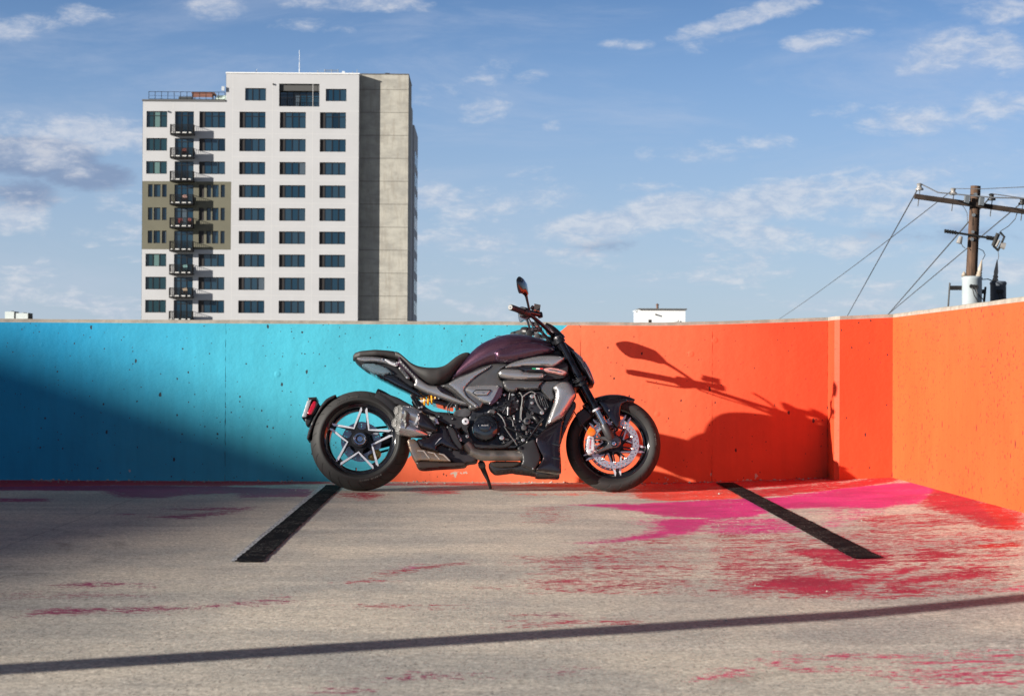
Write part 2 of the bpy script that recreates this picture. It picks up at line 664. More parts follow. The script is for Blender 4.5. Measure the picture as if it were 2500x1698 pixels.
PAINT = [
    (c3((880, 296), (1400, 310), (1960, 300), (2330, 330), (2330, 590), (1650, 612), (900, 584)), CRIM, .43),
    (c3((560, 300), (880, 300), (900, 584), (300, 580), (40, 560), (60, 440)), CRIM, .36),  # polygon in the picture -> put on the ground, colour, coverage, feather
    (c2((-60, 58), (1480, 66), (1500, 74), (1000, 84), (520, 82), (-60, 92)), RED, .95),
    (c2((-60, 86), (520, 82), (1000, 86), (1400, 100), (1430, 132), (1110, 136), (1080, 118), (880, 122), (720, 140), (560, 136), (480, 106), (-60, 104)), PLUM, .92),
    (c2((-60, 138), (220, 142), (210, 156), (-60, 158)), PLUM, .72),
    (c2((690, 224), (900, 208), (1140, 180), (1130, 192), (990, 218), (820, 234)), PLUM, .74),
    (c2((760, 186), (1010, 180), (1130, 184), (980, 200), (800, 196)), PLUM, .6),
    (c2((520, 205), (640, 214), (560, 222)), PLUM, .55),
    (c2((1480, 70), (2330, 72), (2330, 84), (1500, 82)), RED, .70),
    (c2((1530, 118), (1700, 112), (1760, 130), (1650, 152), (1560, 134)), CRIM, .66),
    (c2((1880, 92), (2060, 96), (2100, 118), (1960, 126), (1860, 110)), RED, .66),
    (c2((150, 668), (300, 640), (450, 640), (440, 654), (250, 664)), PLUM, .8),
    (c2((450, 640), (760, 624), (1090, 618), (1080, 634), (700, 660), (460, 658)), PLUM, .5),
    (c2((960, 624), (1090, 618), (1080, 632), (980, 634)), PLUM, .8),
    (c2((240, 536), (360, 520), (590, 522), (570, 536), (300, 544)), PLUM, .58),
    (c2((650, 528), (700, 530), (690, 540), (655, 540)), PLUM, .75),
    (c2((0, 560), (700, 572), (690, 590), (0, 600)), PLUM, .36),
    (c2((1110, 600), (1320, 570), (1330, 630), (1100, 632)), PLUM, .42),
    (c2((1540, 526), (1620, 512), (1740, 500), (1730, 514), (1640, 528)), CRIM, .62),
    (c2((1710, 486), (1850, 450), (2000, 438), (2110, 424), (2090, 440), (1900, 470), (1760, 492)), CRIM, .58),
    (c2((1840, 456), (1920, 446), (1900, 464), (1860, 466)), MAG, .72),
    (c2((1540, 624), (1800, 622), (2140, 624), (2130, 634), (1800, 638), (1560, 632)), CRIM, .5),
    (c2((1640, 624), (1780, 624), (1770, 636), (1650, 636)), CRIM, .68),
    (c2((2150, 540), (2324, 535), (2324, 548), (2160, 548)), CRIM, .47),
    (c2((1780, 950), (1900, 938), (2100, 936), (2180, 942), (1980, 958), (1800, 962)), PLUM, .62),
    (c2((1500, 1018), (1610, 1014), (1600, 1024), (1510, 1026)), PLUM, .66),
    (c2((1640, 972), (1700, 970), (1690, 980), (1640, 980)), PLUM, .6),
    # right half
    (c3((-40, 78), (560, 74), (560, 94), (200, 90), (-40, 84)), RED, .68),
    (c3((560, 68), (1720, 40), (1735, 60), (1480, 100), (920, 112), (700, 116), (560, 118)), RED, .8),
    (c3((1100, 92), (1600, 68), (1500, 84), (1100, 98)), RED, .35),
    (c3((-20, 116), (560, 110), (560, 130), (-20, 132)), CORAL, .36),
    (c3((550, 112), (900, 104), (1080, 112), (1060, 150), (700, 152), (560, 140)), CORAL, .84),
    (c3((1080, 112), (1500, 96), (1760, 70), (1850, 88), (1700, 110), (1300, 140), (1060, 150)), RED, .84),
    (c3((280, 170), (580, 166), (720, 158), (950, 150), (1200, 148), (1480, 122), (1700, 112), (1920, 108), (1960, 150), (1850, 200), (1660, 212), (1420, 198),
        (1200, 200), (1120, 228), (950, 234), (700, 222), (590, 202), (460, 182)), MAG, .95),
    (c3((640, 236), (960, 232), (880, 262), (830, 296), (700, 312), (560, 330), (330, 346), (560, 314), (660, 284)), MAG, .92),
    (c3((560, 230), (700, 228), (660, 270), (560, 262)), MAG, .46),
    (c3((850, 236), (1240, 236), (1340, 300), (1100, 310), (860, 300)), MAG, .62),
    (c3((1720, 60), (1900, 90), (2330, 176), (2330, 334), (2180, 316), (1980, 246), (1850, 200), (1920, 110)), CRIM, .95),
    (c3((2050, 200), (2330, 220), (2330, 334), (2160, 316)), RED, .95),
    (c3((1560, 240), (1900, 240), (2120, 262), (2100, 300), (1700, 306), (1560, 290)), CRIM, .52),
    (c3((1720, 246), (1800, 246), (1810, 268), (1720, 268)), CRIM, .8),
    (c3((1380, 200), (1720, 204), (1700, 240), (1400, 300), (1440, 360), (1380, 320)), MAG, .42),
    (c3((1500, 300), (1960, 306), (1960, 400), (1740, 392), (1560, 330)), CRIM, .47),
    (c3((1960, 330), (2330, 334), (2330, 372), (1960, 380)), CRIM, .47),
    (c3((2080, 390), (2330, 368), (2330, 396), (2150, 404)), RED, .84),
    (c3((1230, 384), (1340, 368), (1500, 380), (1700, 398), (1740, 420), (1690, 460), (1620, 480), (1520, 474), (1330, 436), (1380, 420), (1270, 400)), CRIM, .84),
    (c3((1780, 384), (1880, 390), (2090, 420), (2060, 438), (1940, 440), (1860, 452), (1800, 440)), CRIM, .74),
    (c3((1030, 552), (1100, 520), (1230, 494), (1400, 492), (1560, 520), (1680, 490), (1800, 470), (1880, 450), (1900, 476), (1760, 500), (1620, 548), (1500, 576),
        (1330, 580), (1220, 556)), CRIM, .86),
    (c3((1650, 550), (1780, 512), (1960, 494), (2110, 474), (2200, 478), (2230, 508), (2120, 526), (1960, 530), (1820, 552), (1950, 590), (1700, 580)), CRIM, .8),
    (c3((2070, 445), (2330, 470), (2330, 560), (2230, 520), (2080, 470)), CRIM, .46),
    (c3((880, 430), (1380, 430), (1380, 490), (1200, 496), (900, 486)), CRIM, .54),
    (c3((280, 440), (880, 426), (880, 480), (560, 474), (290, 466)), CRIM, .45),
    (c3((40, 500), (840, 500), (860, 550), (560, 566), (40, 572)), CRIM, .45),
    (c3((840, 550), (1040, 556), (1020, 572), (840, 566)), CRIM, .5),
    (c3((0, 400), (400, 400), (400, 440), (0, 440)), CRIM, .47),
    (c3((900, 300), (1380, 310), (1400, 360), (900, 350)), CRIM, .44),
    (c3((40, 180), (280, 172), (280, 260), (60, 250)), CRIM, .34),
    (c3((160, 668), (240, 660), (236, 676), (170, 680)), PLUM, .72),
    (c3((0, 700), (300, 690), (590, 686), (580, 712), (300, 716), (0, 722)), CRIM, .54),
    (c3((0, 668), (80, 664), (80, 676), (0, 678)), CRIM, .5),
    (c3((850, 968), (930, 936), (1050, 912), (1040, 930), (940, 960)), PINK, .7),
    (c3((1120, 895), (1300, 850), (1500, 848), (1540, 862), (1360, 872), (1180, 896)), PINK, .66),
    (c3((1290, 912), (1420, 900), (1510, 908), (1500, 922), (1340, 926)), PINK, .72),
    (c3((1560, 850), (2330, 846), (2330, 862), (1700, 866)), PINK, .62),
    (c3((1590, 918), (1740, 926), (1740, 938), (1600, 930)), PINK, .66),
    (c3((1780, 905), (1950, 912), (1960, 940), (1860, 950), (1790, 925)), PINK, .68),
    (c3((1960, 880), (2180, 880), (2170, 894), (1960, 892)), PINK, .6),
    (c3((2060, 930), (2330, 910), (2330, 960), (2200, 972), (2080, 956)), PINK, .66),
    (c3((1750, 880), (2330, 890), (2330, 1000), (1750, 1000)), PINK, .46),
    (c3((2230, 580), (2330, 566), (2330, 586)), PINK, .8),
    (c3((210, 922), (265, 918), (260, 930), (215, 932)), PLUM, .8),
]


def lines(a, b, n):
    return [a + (b - a) * k / n for k in range(n)]


xs = np.array(lines(-34, -4.2, 12) + lines(-4.2, XR + .001, 277) + [XR + .001, XR + .15])
ys = np.array(lines(-30, 3.6, 14) + lines(3.6, YW, 332) + [YW, YW + .2])
gx, gy = np.meshgrid(xs, ys)
gz = 0.058 * np.clip((gx - 1.15) / (XR - 1.15), 0, 1.3) ** 1.25
gP = np.stack([gx.ravel(), gy.ravel()], 1)
pcol = np.zeros((len(gP), 4), np.float32)
pcol[:, :3] = CRIM
pcol[:, 3] = -0.25
best = np.full(len(gP), -0.25)
for poly, colr, cov in PAINT:
    w = [at_z(u, v, 0.0) for u, v in poly]
    pl = [(min(q.x, XR + .1), min(q.y, YW + .1)) for q in w]
    A = np.array(pl)
    ft = 0.16
    lo, hi = A.min(0) - ft * 2, A.max(0) + ft * 2
    ix = np.where((gP[:, 0] > lo[0]) & (gP[:, 0] < hi[0]) & (gP[:, 1] > lo[1]) & (gP[:, 1] < hi[1]))[0]
    if not len(ix):
        continue
    s = gP[ix]
    d = seg_dist(s, pl)
    d = np.where(inside_np(s, pl), d, -d)
    f = np.clip(d / ft * .5 + .62, 0, 1)
    f = f * f * (3 - 2 * f)
    val = -0.25 + (cov + .25) * f
    up = val > best[ix]
    # the later, stronger patch wins
    k = ix[up]
    best[k] = val[up]
    pcol[k, :3] = colr
    pcol[k, 3] = val[up]
nx, ny = len(xs), len(ys)
idx = np.arange(nx * ny).reshape(ny, nx)
quads = np.stack([idx[:-1, :-1].ravel(), idx[:-1, 1:].ravel(), idx[1:, 1:].ravel(), idx[1:, :-1].ravel()], 1)
me = bpy.data.meshes.new('parking_deck')
me.from_pydata(np.stack([gx.ravel(), gy.ravel(), gz.ravel()], 1).tolist(), [], quads.tolist())
ca = me.color_attributes.new('paint', 'FLOAT_COLOR', 'POINT')
ca.data.foreach_set('color', pcol.ravel())
me.polygons.foreach_set('use_smooth', [True] * len(me.polygons))
me.materials.append(mG)
deck = bpy.data.objects.new('parking_deck', me)
COL.objects.link(deck)
tag(deck, kind='structure')

m_land = mk('distant_ground', (.16, .15, .12), .9, var=.25, vscale=.02)
g = G()
g.box((-3500, -3500, -13.0), (3500, 3500, -12.6))
tag(g.build('ground', m_land), kind='structure')
m_bare = mk('bare_concrete', (.31, .28, .235), .85, var=.18, vscale=14, bump=.5, bscale=70)
g = G()
g.box((-34, -30, -.35), (XR + .15, YW + .2, -.02))
tag(g.build('deck_slab', m_bare), kind='structure')

# ---- painted lines on the deck
m_black, t, b = new_mat('black_line_paint')
o = t.obj()
n = t.noise(t.scale(o, (1, 1, 1)), 55, 4, .7)
n2 = t.noise(o, 7, 3, .6)
sep = t.sep(t.node('ShaderNodeTexCoord').outputs['Generated'])
edge = t.m('MINIMUM', sep[0], t.m('SUBTRACT', 1.0, sep[0]))
spark = t.m('MULTIPLY', t.step(t.noise(o, 120, 2, .6), .56, .62), t.step(n2, .42, .58))
worn = t.m('ADD', t.m('MULTIPLY', t.step(t.m('ADD', t.m('MULTIPLY', edge, 5.5), n), .42, .52, 1, 0), .7), t.m('MULTIPLY', spark, .5), clamp=True)
t.put(b.inputs['Base Color'], t.mix(worn, (.010, .010, .012, 1), (.26, .24, .22, 1)))
b.inputs['Roughness'].default_value = .6
b.inputs['Specular IOR Level'].default_value = .02
b.inputs['Roughness'].default_value = .9
t.put(b.inputs['Normal'], t.bump(t.noise(o, 90, 3, .7), .5, .003))
m_pale, t, b = new_mat('old_white_line')
o = t.obj()
n = t.noise(o, 60, 4, .7)
t.put(b.inputs['Base Color'], t.mix(t.step(n, .42, .58), (.05, .05, .055, 1), (.66, .66, .68, 1)))
b.inputs['Roughness'].default_value = .8
t.put(b.inputs['Normal'], t.bump(n, .6, .004))


def stripe(name, a, b, w0, w1, mat, zoff, kind='structure'):
    """from a (near the wall) to b, each a left-edge point, w wide to the right"""
    g = G()
    n = 160
    vs = []
    rr = random.Random(3)
    for i in range(n + 1):
        k = i / n
        x = a[0] + (b[0] - a[0]) * k + rr.uniform(-.003, .003)
        y = a[1] + (b[1] - a[1]) * k
        w = w0 + (w1 - w0) * k + rr.uniform(-.003, .003)
        vs += [(x, y, rise(x) + zoff), (x + w, y, rise(x + w) + zoff)]
    g.add(vs, [(2 * i, 2 * i + 1, 2 * i + 3, 2 * i + 2) for i in range(n)])
    o = g.build(name, mat, smooth=0)
    return tag(o, kind=kind)


L0, L1 = at_z(793, 1184, .0), at_z(565, 1372, 0)
q0, q1 = at_z(1748, 1179, .012), at_z(2083, 1356, rise(1.9))
stripe('painted_line', (L0.x + .01, L0.y), (L1.x + .01, L1.y), .112, .112, m_black, .0045)
stripe('painted_line', (q0.x, q0.y), (q1.x, q1.y), .116, .121, m_black, .0045)
stripe('painted_line', (L0.x - .026, L0.y - .05), (L1.x - .012, L1.y + .03), .05, .03, m_pale, .0022)

# ---- the walls
def wall_mat(name, mural):
    m, t, b = new_mat(name)
    o = t.obj()
    x, y, z = t.sep(o)[:3]
    warp = t.noise(o, 3.0, 3, .6)
    if mural:
        f = t.m('SUBTRACT', t.m('ADD', x, t.m('MULTIPLY', t.m('SUBTRACT', warp, .5), .01)), t.m('SUBTRACT', t.m('MULTIPLY', z, 1.19), .71))
        f = t.step(f, -.003, .003)
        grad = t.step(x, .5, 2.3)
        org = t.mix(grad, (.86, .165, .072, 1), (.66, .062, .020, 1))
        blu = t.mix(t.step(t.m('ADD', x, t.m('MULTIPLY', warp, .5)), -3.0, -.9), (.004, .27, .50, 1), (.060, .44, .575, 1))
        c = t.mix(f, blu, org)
    else:
        c = (.76, .092, .021, 1) if mural is None else (.60, .062, .018, 1)
        c = t.mix(0.0, c, c)
    v = t.step(t.noise(o, 1.7, 4, .6), .3, .7, .91, 1.06)
    c = t.mix(1.0, c, t.comb(v, v, v), 'MULTIPLY')
    # faint vertical roller streaks and scuffs
    s = t.step(t.noise(t.scale(o, (9, 9, .8)), 2.0, 4, .6), .35, .65, .96, 1.03)
    c = t.mix(1.0, c, t.comb(s, s, s), 'MULTIPLY')
    # bug holes, clustered; the shade inside them is painted near black
    hole_h = None
    hole_m = None
    region = t.noise(o, 1.6, 3, .55)
    for sc, gate, rad, st in ((26.0, .74, .17, (1, 1, .8)), (11.0, .66, .095, (1, 1, .55)), (52.0, .72, .22, (1, 1, 1))):
        wv = t.vm('ADD', o, t.comb(t.m('MULTIPLY', t.noise(o, 60, 2), .012), 0.0, t.m('MULTIPLY', t.noise(o, 70, 2), .012)))
        vo = t.voro(t.scale(wv, st), sc)
        rnd = t.sep(vo.outputs['Color'])
        size = t.m('MULTIPLY', rnd[1], rad * (1.45 if mural is None else 1.0))
        inh = t.m('LESS_THAN', vo.outputs['Distance'], size)
        gt = t.m('GREATER_THAN', t.m('ADD', rnd[0], t.m('MULTIPLY', t.m('SUBTRACT', region, .5), .9)), gate)
        k = t.m('MULTIPLY', inh, gt)
        hole_m = k if hole_m is None else t.m('MAXIMUM', hole_m, k)
    c = t.mix(t.m('MULTIPLY', hole_m, .9), c, (.022, .018, .02, 1))
    # filled, raised spots
    vo = t.voro(o, 5.0)
    rnd = t.sep(vo.outputs['Color'])[0]
    ring = t.m('MULTIPLY', t.step(vo.outputs['Distance'], .05, .13, 1, 0), t.m('GREATER_THAN', rnd, .78))
    # bare, dusty foot of the wall
    foot = t.m('SUBTRACT', t.m('ADD', t.m('MULTIPLY', t.noise(o, 9, 5, .7), .10), .0), z)
    fm = t.m('MULTIPLY', t.step(foot, .022, .03), .8)
    if mural is not None:
        chip = t.m('MULTIPLY', t.step(t.noise(o, 7.0, 5, .7), .655, .675), t.step(t.m('ABSOLUTE', t.m('SUBTRACT', z, .03)), .03, .05, 1, 0))
        c = t.mix(chip, c, (.52, .46, .38, 1))
    t.put(b.inputs['Base Color'], c)
    b.inputs['Roughness'].default_value = .62
    b.inputs['Specular IOR Level'].default_value = .35
    h = t.m('ADD', t.m('MULTIPLY', t.noise(o, 34, 4, .65), .35), t.m('MULTIPLY', t.noise(o, 5, 3, .6), .8))
    h = t.m('ADD', h, t.m('MULTIPLY', ring, .5 ))
    h = t.m('SUBTRACT', h, t.m('MULTIPLY', hole_m, 1.0))
    t.put(b.inputs['Normal'], t.bump(h, .42, .010))
    return m


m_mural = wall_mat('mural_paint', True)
m_oran = wall_mat('orange_paint', None)
m_pil = wall_mat('red_orange_paint', False)
m_joint = mk('joint_shadow_gap', (.10, .05, .04), .9)


def wall_panel(parent, x0, x1, jag=True):
    """painted face slab with slightly ragged vertical ends, its foot following the deck"""
    rr = random.Random(int(x0 * 100))
    nz = 36
    nxs = max(2, int((x1 - x0) / .12))
    vs, fs = [], []
    for i in range(nxs + 1):
        for k in range(nz + 1):
            x = x0 + (x1 - x0) * i / nxs
            rz = rise(x)
            if jag and i in (0, nxs):
                x += rr.uniform(-.0026, .0026)
            z = -0.02 + (WH + .02) * k / nz
            vs.append((x, YW, z + rz if k else -.05))
    m = nz + 1
    for i in range(nxs):
        for k in range(nz):
            fs.append((i * m + k, (i + 1) * m + k, (i + 1) * m + k + 1, i * m + k + 1))
    n0 = len(vs)
    vs += [(v[0], v[1] + .012, v[2]) for v in vs]
    for i in range(nxs):
        fs.append((i * m, (i + 1) * m, n0 + (i + 1) * m, n0 + i * m))
        fs.append((i * m + nz, n0 + i * m + nz, n0 + (i + 1) * m + nz, (i + 1) * m + nz))
    for k in range(nz):
        fs.append((k, k + 1, n0 + k + 1, n0 + k))
        fs.append((nxs * m + k, n0 + nxs * m + k, n0 + nxs * m + k + 1, nxs * m + k + 1))
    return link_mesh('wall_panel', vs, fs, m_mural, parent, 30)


w1 = empty('parapet_wall', (0, 0, 0), label='long concrete parapet painted bright blue on the left and coral orange on the right behind the motorcycle', cat='wall')


def wall_core(name, parent, x0, x1, y0, y1, top, n=40, mat=m_bare, capdrop=.0):
    vs, fs = [], []
    for i in range(n + 1):
        x = x0 + (x1 - x0) * i / n
        rz = rise(x)
        jj = random.uniform(-.0016, .0016)
        vs += [(x, y0, -.3), (x, y0, top + rz - .006 + jj), (x, y0 + .008, top + rz + jj), (x, y1, top + rz), (x, y1, -.3)]
    for i in range(n):
        for k in range(5):
            a, b2 = i * 5 + k, i * 5 + (k + 1) % 5
            fs.append((a, b2, b2 + 5, a + 5))
    fs.append(tuple(range(5)))
    fs.append(tuple(n * 5 + k for k in range(5)))
    return link_mesh(name, vs, fs, mat, parent, 30)


wall_core('core', w1, -34, XP, YW + .012, YW + .22, WH + .024, 160)
JX = [-9.0, -6.0, at_y(550, 1000, YW).x, at_y(1417, 900, YW).x, at_y(1739, 950, YW).x, XP]
for a, bb in zip(JX[:-1], JX[1:]):
    wall_panel(w1, a + (.0012 if a != JX[4] else .0003), bb - (.0012 if bb != JX[4] else .0003))
wall_core('joint_backing', w1, -9.0, XP, YW + .006, YW + .0125, WH - .01, 60, m_joint)

# pilaster: side face, chamfer, front face up to the right-hand wall
pil = empty('corner_pilaster', (XP, YP, 0), label='short red-orange wall section stepping forward at the right corner, with a bright chamfered edge', cat='wall')


def strip_faces(name, parent, pts, top, mat, cap=None):
    """vertical faces along a plan path of (x, y); foot follows the deck"""
    vs, fs = [], []
    for (x, y) in pts:
        for k in range(21):
            z = -.02 + (top + .02) * k / 20
            vs.append((x, y, z + rise(x)))
    for i in range(len(pts) - 1):
        for k in range(20):
            fs.append((i * 21 + k, (i + 1) * 21 + k, (i + 1) * 21 + k + 1, i * 21 + k + 1))
    return link_mesh(name, vs, fs, mat, parent, 20)


path = [(XP, YW + .01), (XP, YP + .03), (XP + .03, YP)] + [(XP + .03 + (XR - XP - .03) * k / 6, YP) for k in range(1, 7)]
po = strip_faces('painted_face', None, path, WH, m_pil)
po.parent = pil
po.matrix_parent_inverse = Matrix.Translation((-XP, -YP, 0))
g = G()
vs = []
for (x, y) in path:
    vs.append((x + .001, y + .001, WH - .0005 + rise(x)))
pa = [(x, y) for x, y in path] + [(XR + .05, YP), (XR + .05, YW + .22), (XP, YW + .22)]
lo = [(x + (0.0015 if i < 3 else 0), y + .0015, WH + rise(x)) for i, (x, y) in enumerate(pa)]
hi = [(x + (0.0015 if i < 3 else 0), y + .0015, WH + .024 + rise(x)) for i, (x, y) in enumerate(pa)]
k = len(pa)
g.add(lo + hi, [tuple(range(k)), tuple(range(k, 2 * k))] + [(i, (i + 1) % k, (i + 1) % k + k, i + k) for i in range(k)])
po = g.build('bare_top', m_bare)
po.parent = pil
po.matrix_parent_inverse = Matrix.Translation((-XP, -YP, 0))

rw = empty('side_wall', (XR, 8, 0), label='bright orange concrete parapet running towards the camera along the right edge', cat='wall')
ypts = [YP + .002 - (YP + 26) * (k / 70) ** 1.4 for k in range(71)]
vs, fs = [], []
rz = rise(XR)
for y in ypts:
    for kk in range(21):
        z = -.02 + (WH + .02) * kk / 20
        vs.append((XR, y, z + rz))
for i in range(70):
    for kk in range(20):
        fs.append((i * 21 + kk, i * 21 + kk + 1, (i + 1) * 21 + kk + 1, (i + 1) * 21 + kk))
po = link_mesh('painted_face', vs, fs, m_oran, None, 20)
m_navy = mk('bounce_cut_blue', (.012, .05, .12), .6, var=.1)  # dark blue added on the unseen stretch to cut red bounce light
po.data.materials.append(m_navy)
for pg_ in po.data.polygons:
    if pg_.center.y < 6.2:
        pg_.material_index = 1
po.parent = rw
po.matrix_parent_inverse = Matrix.Translation((-XR, -8, 0))
g = G()
vs = []
rr = random.Random(9)
for i in range(161):
    y = YP - (YP + 26) * i / 160
    j = rr.uniform(-.002, .002)
    vs += [(XR + .001, y, WH - .3 + rz), (XR + .001, y, WH + .020 + rz + j), (XR + .009, y, WH + .026 + rz + j), (XR + .22, y, WH + .026 + rz), (XR + .22, y, -.3)]
g.add(vs, [(i * 5 + a, i * 5 + (a + 1) % 5, i * 5 + 5 + (a + 1) % 5, i * 5 + 5 + a) for i in range(160) for a in range(5)] + [tuple(range(5)), tuple(160 * 5 + a for a in range(5))])
po = g.build('bare_top', m_bare)
po.parent = rw
po.matrix_parent_inverse = Matrix.Translation((-XR, -8, 0))

# ---- crumbs of concrete and grit lying at the foot of the wall
m_grit = mk('grit', (.34, .31, .28), .9, var=.3, vscale=30)
g = G()
rr = random.Random(5)
for i in range(420):
    if rr.random() < .8:
        x = rr.uniform(-3.4, 2.6)
        y = YW - abs(rr.gauss(0, .12)) - .01
    else:
        x = rr.uniform(-1.6, 2.2)
        y = rr.uniform(6, 13)
    s = rr.choice([.002, .003, .003, .005, .006]) * (1.6 if y > 12 else .8)
    z = rise(x) + s * .5
    if x > XP - .02 and y > YP - .02:
        continue
    vs = [(x + s * rr.uniform(.6, 1.3) * math.cos(a), y + s * rr.uniform(.6, 1.3) * math.sin(a), z + rr.uniform(-.4, .1) * s) for a in (0, 1.3, 2.5, 3.8, 5.1)]
    vs += [(x, y, z + s * .8), (x, y, z - s)]
    g.add(vs, [(i2, (i2 + 1) % 5, 5) for i2 in range(5)] + [((i2 + 1) % 5, i2, 6) for i2 in range(5)])
gr = g.build('loose_grit', m_grit, smooth=0)
tag(gr, 'loose concrete crumbs and grit along the foot of the wall', 'grit', kind='stuff')

# ================================================================== FAR THINGS
# tall apartment tower
YB = 262.0
ZB = -12.6


def BX(px, py=290):
    return at_y(px, py, YB).x


def BZ(py, px=715):
    return at_y(px, py, YB).z


m_white = mk('white_render', (.45, .455, .47), .8, var=.03, vscale=.25)
m_joint2 = mk('render_joint', (.52, .52, .52), .85)
m_grey = mk('olive_grey_render', (.13, .125, .09), .8, var=.06, vscale=.4)
m_frame = mk('dark_window_frame', (.010, .011, .013), .45)
m_vent = mk('brown_black_louvre_panel', (.022, .018, .017), .6)
m_glass = mk('blue_window_glass', (.006, .030, .055), .12, spec=.6)
m_glass2 = mk('green_window_glass', (.010, .036, .046), .12, spec=.6)
m_glass_b = mk('grey_blue_window_glass', (.014, .040, .065), .10, spec=.7)
m_glass_c = mk('deep_window_glass', (.004, .016, .030), .14, spec=.5)  # pane tints vary to imitate differing reflections
m_curt = mk('curtained_window', (.06, .085, .11), .4)
m_blind = mk('pale_green_blind', (.09, .17, .165), .5)
m_steel = mk('dark_balcony_steel', (.008, .008, .009), .6, spec=.2)
m_cap = mk('roof_capping', (.10, .10, .10), .6)

m_core, t, b = new_mat('board_marked_concrete')
o = t.obj()
x, y, z = t.sep(o)[:3]
lift = t.m('FRACT', t.m('DIVIDE', t.m('SUBTRACT', z, BZ(270)), 3.05 * .995))
ln = t.step(t.m('ABSOLUTE', t.m('SUBTRACT', lift, .5)), .474, .494)
n = t.noise(t.scale(o, (1, 1, 1.8)), .38, 6, .68, .2)
n2 = t.noise(t.scale(o, (2.2, 2.2, .35)), .9, 5, .65)
c = t.mix(t.step(n, .35, .68), (.43, .415, .365, 1), (.30, .29, .26, 1))
c = t.mix(t.m('MULTIPLY', t.step(n2, .46, .66), .4), c, (.26, .23, .19, 1))
c = t.mix(t.m('MULTIPLY', ln, .75), c, (.13, .125, .11, 1))
holes = t.voro(t.scale(o, (.8, 1, .66)), 1.0, rnd=.25)
c = t.mix(t.m('MULTIPLY', t.m('LESS_THAN', holes.outputs['Distance'], .07), .5), c, (.12, .1, .09, 1))
t.put(b.inputs['Base Color'], c)
b.inputs['Roughness'].default_value = .85

tower = empty('apartment_tower', (BX(700), YB, ZB), label='tall white apartment tower with dark windows and a bare concrete core, left of centre', cat='building')
TINV = Matrix.Translation((-BX(700), -YB, -ZB))


def tp(o, parent=None):
    o.parent = parent or tower
    if parent is None:
        o.matrix_parent_inverse = TINV
    return o


def facade(name, x0, x1, z0, z1, rects, y, mat, deep=.28):
    """a wall plane with real openings and their reveals"""
    X = sorted(set([x0, x1] + [v for r in rects for v in (r[0], r[2])]))
    Z = sorted(set([z0, z1] + [v for r in rects for v in (r[1], r[3])]))
    X = [v for v in X if x0 <= v <= x1]
    Z = [v for v in Z if z0 <= v <= z1]
    vs, fs, ids = [], [], {}

    def vid(a, bb, c_):
        k = (round(a, 4), round(bb, 4), round(c_, 4))
        if k not in ids:
            ids[k] = len(vs)
            vs.append(k)
        return ids[k]
    for i in range(len(X) - 1):
        for k in range(len(Z) - 1):
            cx, cz = (X[i] + X[i + 1]) / 2, (Z[k] + Z[k + 1]) / 2
            if any(r[0] < cx < r[2] and r[1] < cz < r[3] for r in rects):
                continue
            fs.append((vid(X[i], y, Z[k]), vid(X[i + 1], y, Z[k]), vid(X[i + 1], y, Z[k + 1]), vid(X[i], y, Z[k + 1])))
    for (a, c_, bb, d) in rects:
        for (p1, p2) in (((a, c_), (bb, c_)), ((bb, c_), (bb, d)), ((bb, d), (a, d)), ((a, d), (a, c_))):
            k = len(vs)
            vs += [(p1[0], y, p1[1]), (p2[0], y, p2[1]), (p2[0], y + deep, p2[1]), (p1[0], y + deep, p1[1])]
            fs.append((k, k + 1, k + 2, k + 3))
    me = bpy.data.meshes.new(name)
    me.from_pydata(vs, [], fs)
    me.materials.append(mat)
    o = bpy.data.objects.new(name, me)
    COL.objects.link(o)
    return o


PANE_CACHE = {}
PR = random.Random(4)


def window(rect, panes, dark=0.0, transom=0.0, door=False, pmats=None, y=YB, deep=.16, group=None):
    """frame mesh with mullions (one part) and a pane in each light (sub-parts)"""
    x0, z0, x1, z1 = rect
    f = .075
    g = G()
    yf, yb = y + deep, y + deep + .09
    g.box((x0, yf, z0), (x1, yb, z0 + f))
    g.box((x0, yf, z1 - f), (x1, yb, z1))
    g.box((x0, yf, z0 + f), (x0 + f, yb, z1 - f))
    g.box((x1 - f, yf, z0 + f), (x1, yb, z1 - f))
    xa = x0 + f
    W_ = x1 - x0
    lights = []
    if dark:
        xd = x0 + W_ * dark
        g.box((xd - f * .5, yf, z0 + f), (xd + f * .5, yb, z1 - f))
        lights.append((xa, xd - f * .5, m_vent))
        xa = xd + f * .5
    xe = x1 - f
    for i in range(panes):
        a = xa + (xe - xa) * i / panes
        bb = xa + (xe - xa) * (i + 1) / panes
        if i < panes - 1:
            g.box((bb - f * .6, yf - .01, z0 + f), (bb + f * .6, yb, z1 - f))
        lights.append((a + (f * .6 if i else 0), bb - (f * .6 if i < panes - 1 else 0), (pmats[i] if pmats else PR.choice([m_glass, m_glass, m_glass_b, m_glass_b, m_glass_c, m_curt] if PR.random() < .5 else [m_glass, m_glass_b]))))
    if transom:
        zt = z1 - (z1 - z0) * transom
        g.box((xa, yf - .012, zt - f * .5), (xe, yb - .002, zt + f * .5))
    o = tp(g.build('window', m_frame, smooth=0))
    for (a, bb, mt) in lights:
        key = (round(bb - a, 3), round(z1 - z0, 3), mt.name)
        if key not in PANE_CACHE:
            w_, h_ = (bb - a), (z1 - z0 - 2 * f)
            gg = G().box((0, 0, 0), (w_, .02, h_))
            po = gg.build('pane', mt, smooth=0)
            PANE_CACHE[key] = po.data
        else:
            po = bpy.data.objects.new('pane' if mt is not m_vent else 'louvre_panel', PANE_CACHE[key])
            COL.objects.link(po)
        if mt is m_vent:
            po.name = 'louvre_panel'
        po.parent = o
        po.matrix_parent_inverse = Matrix.Identity(4)
        po.location = (a, y + deep + .05, z0 + f)
    return o


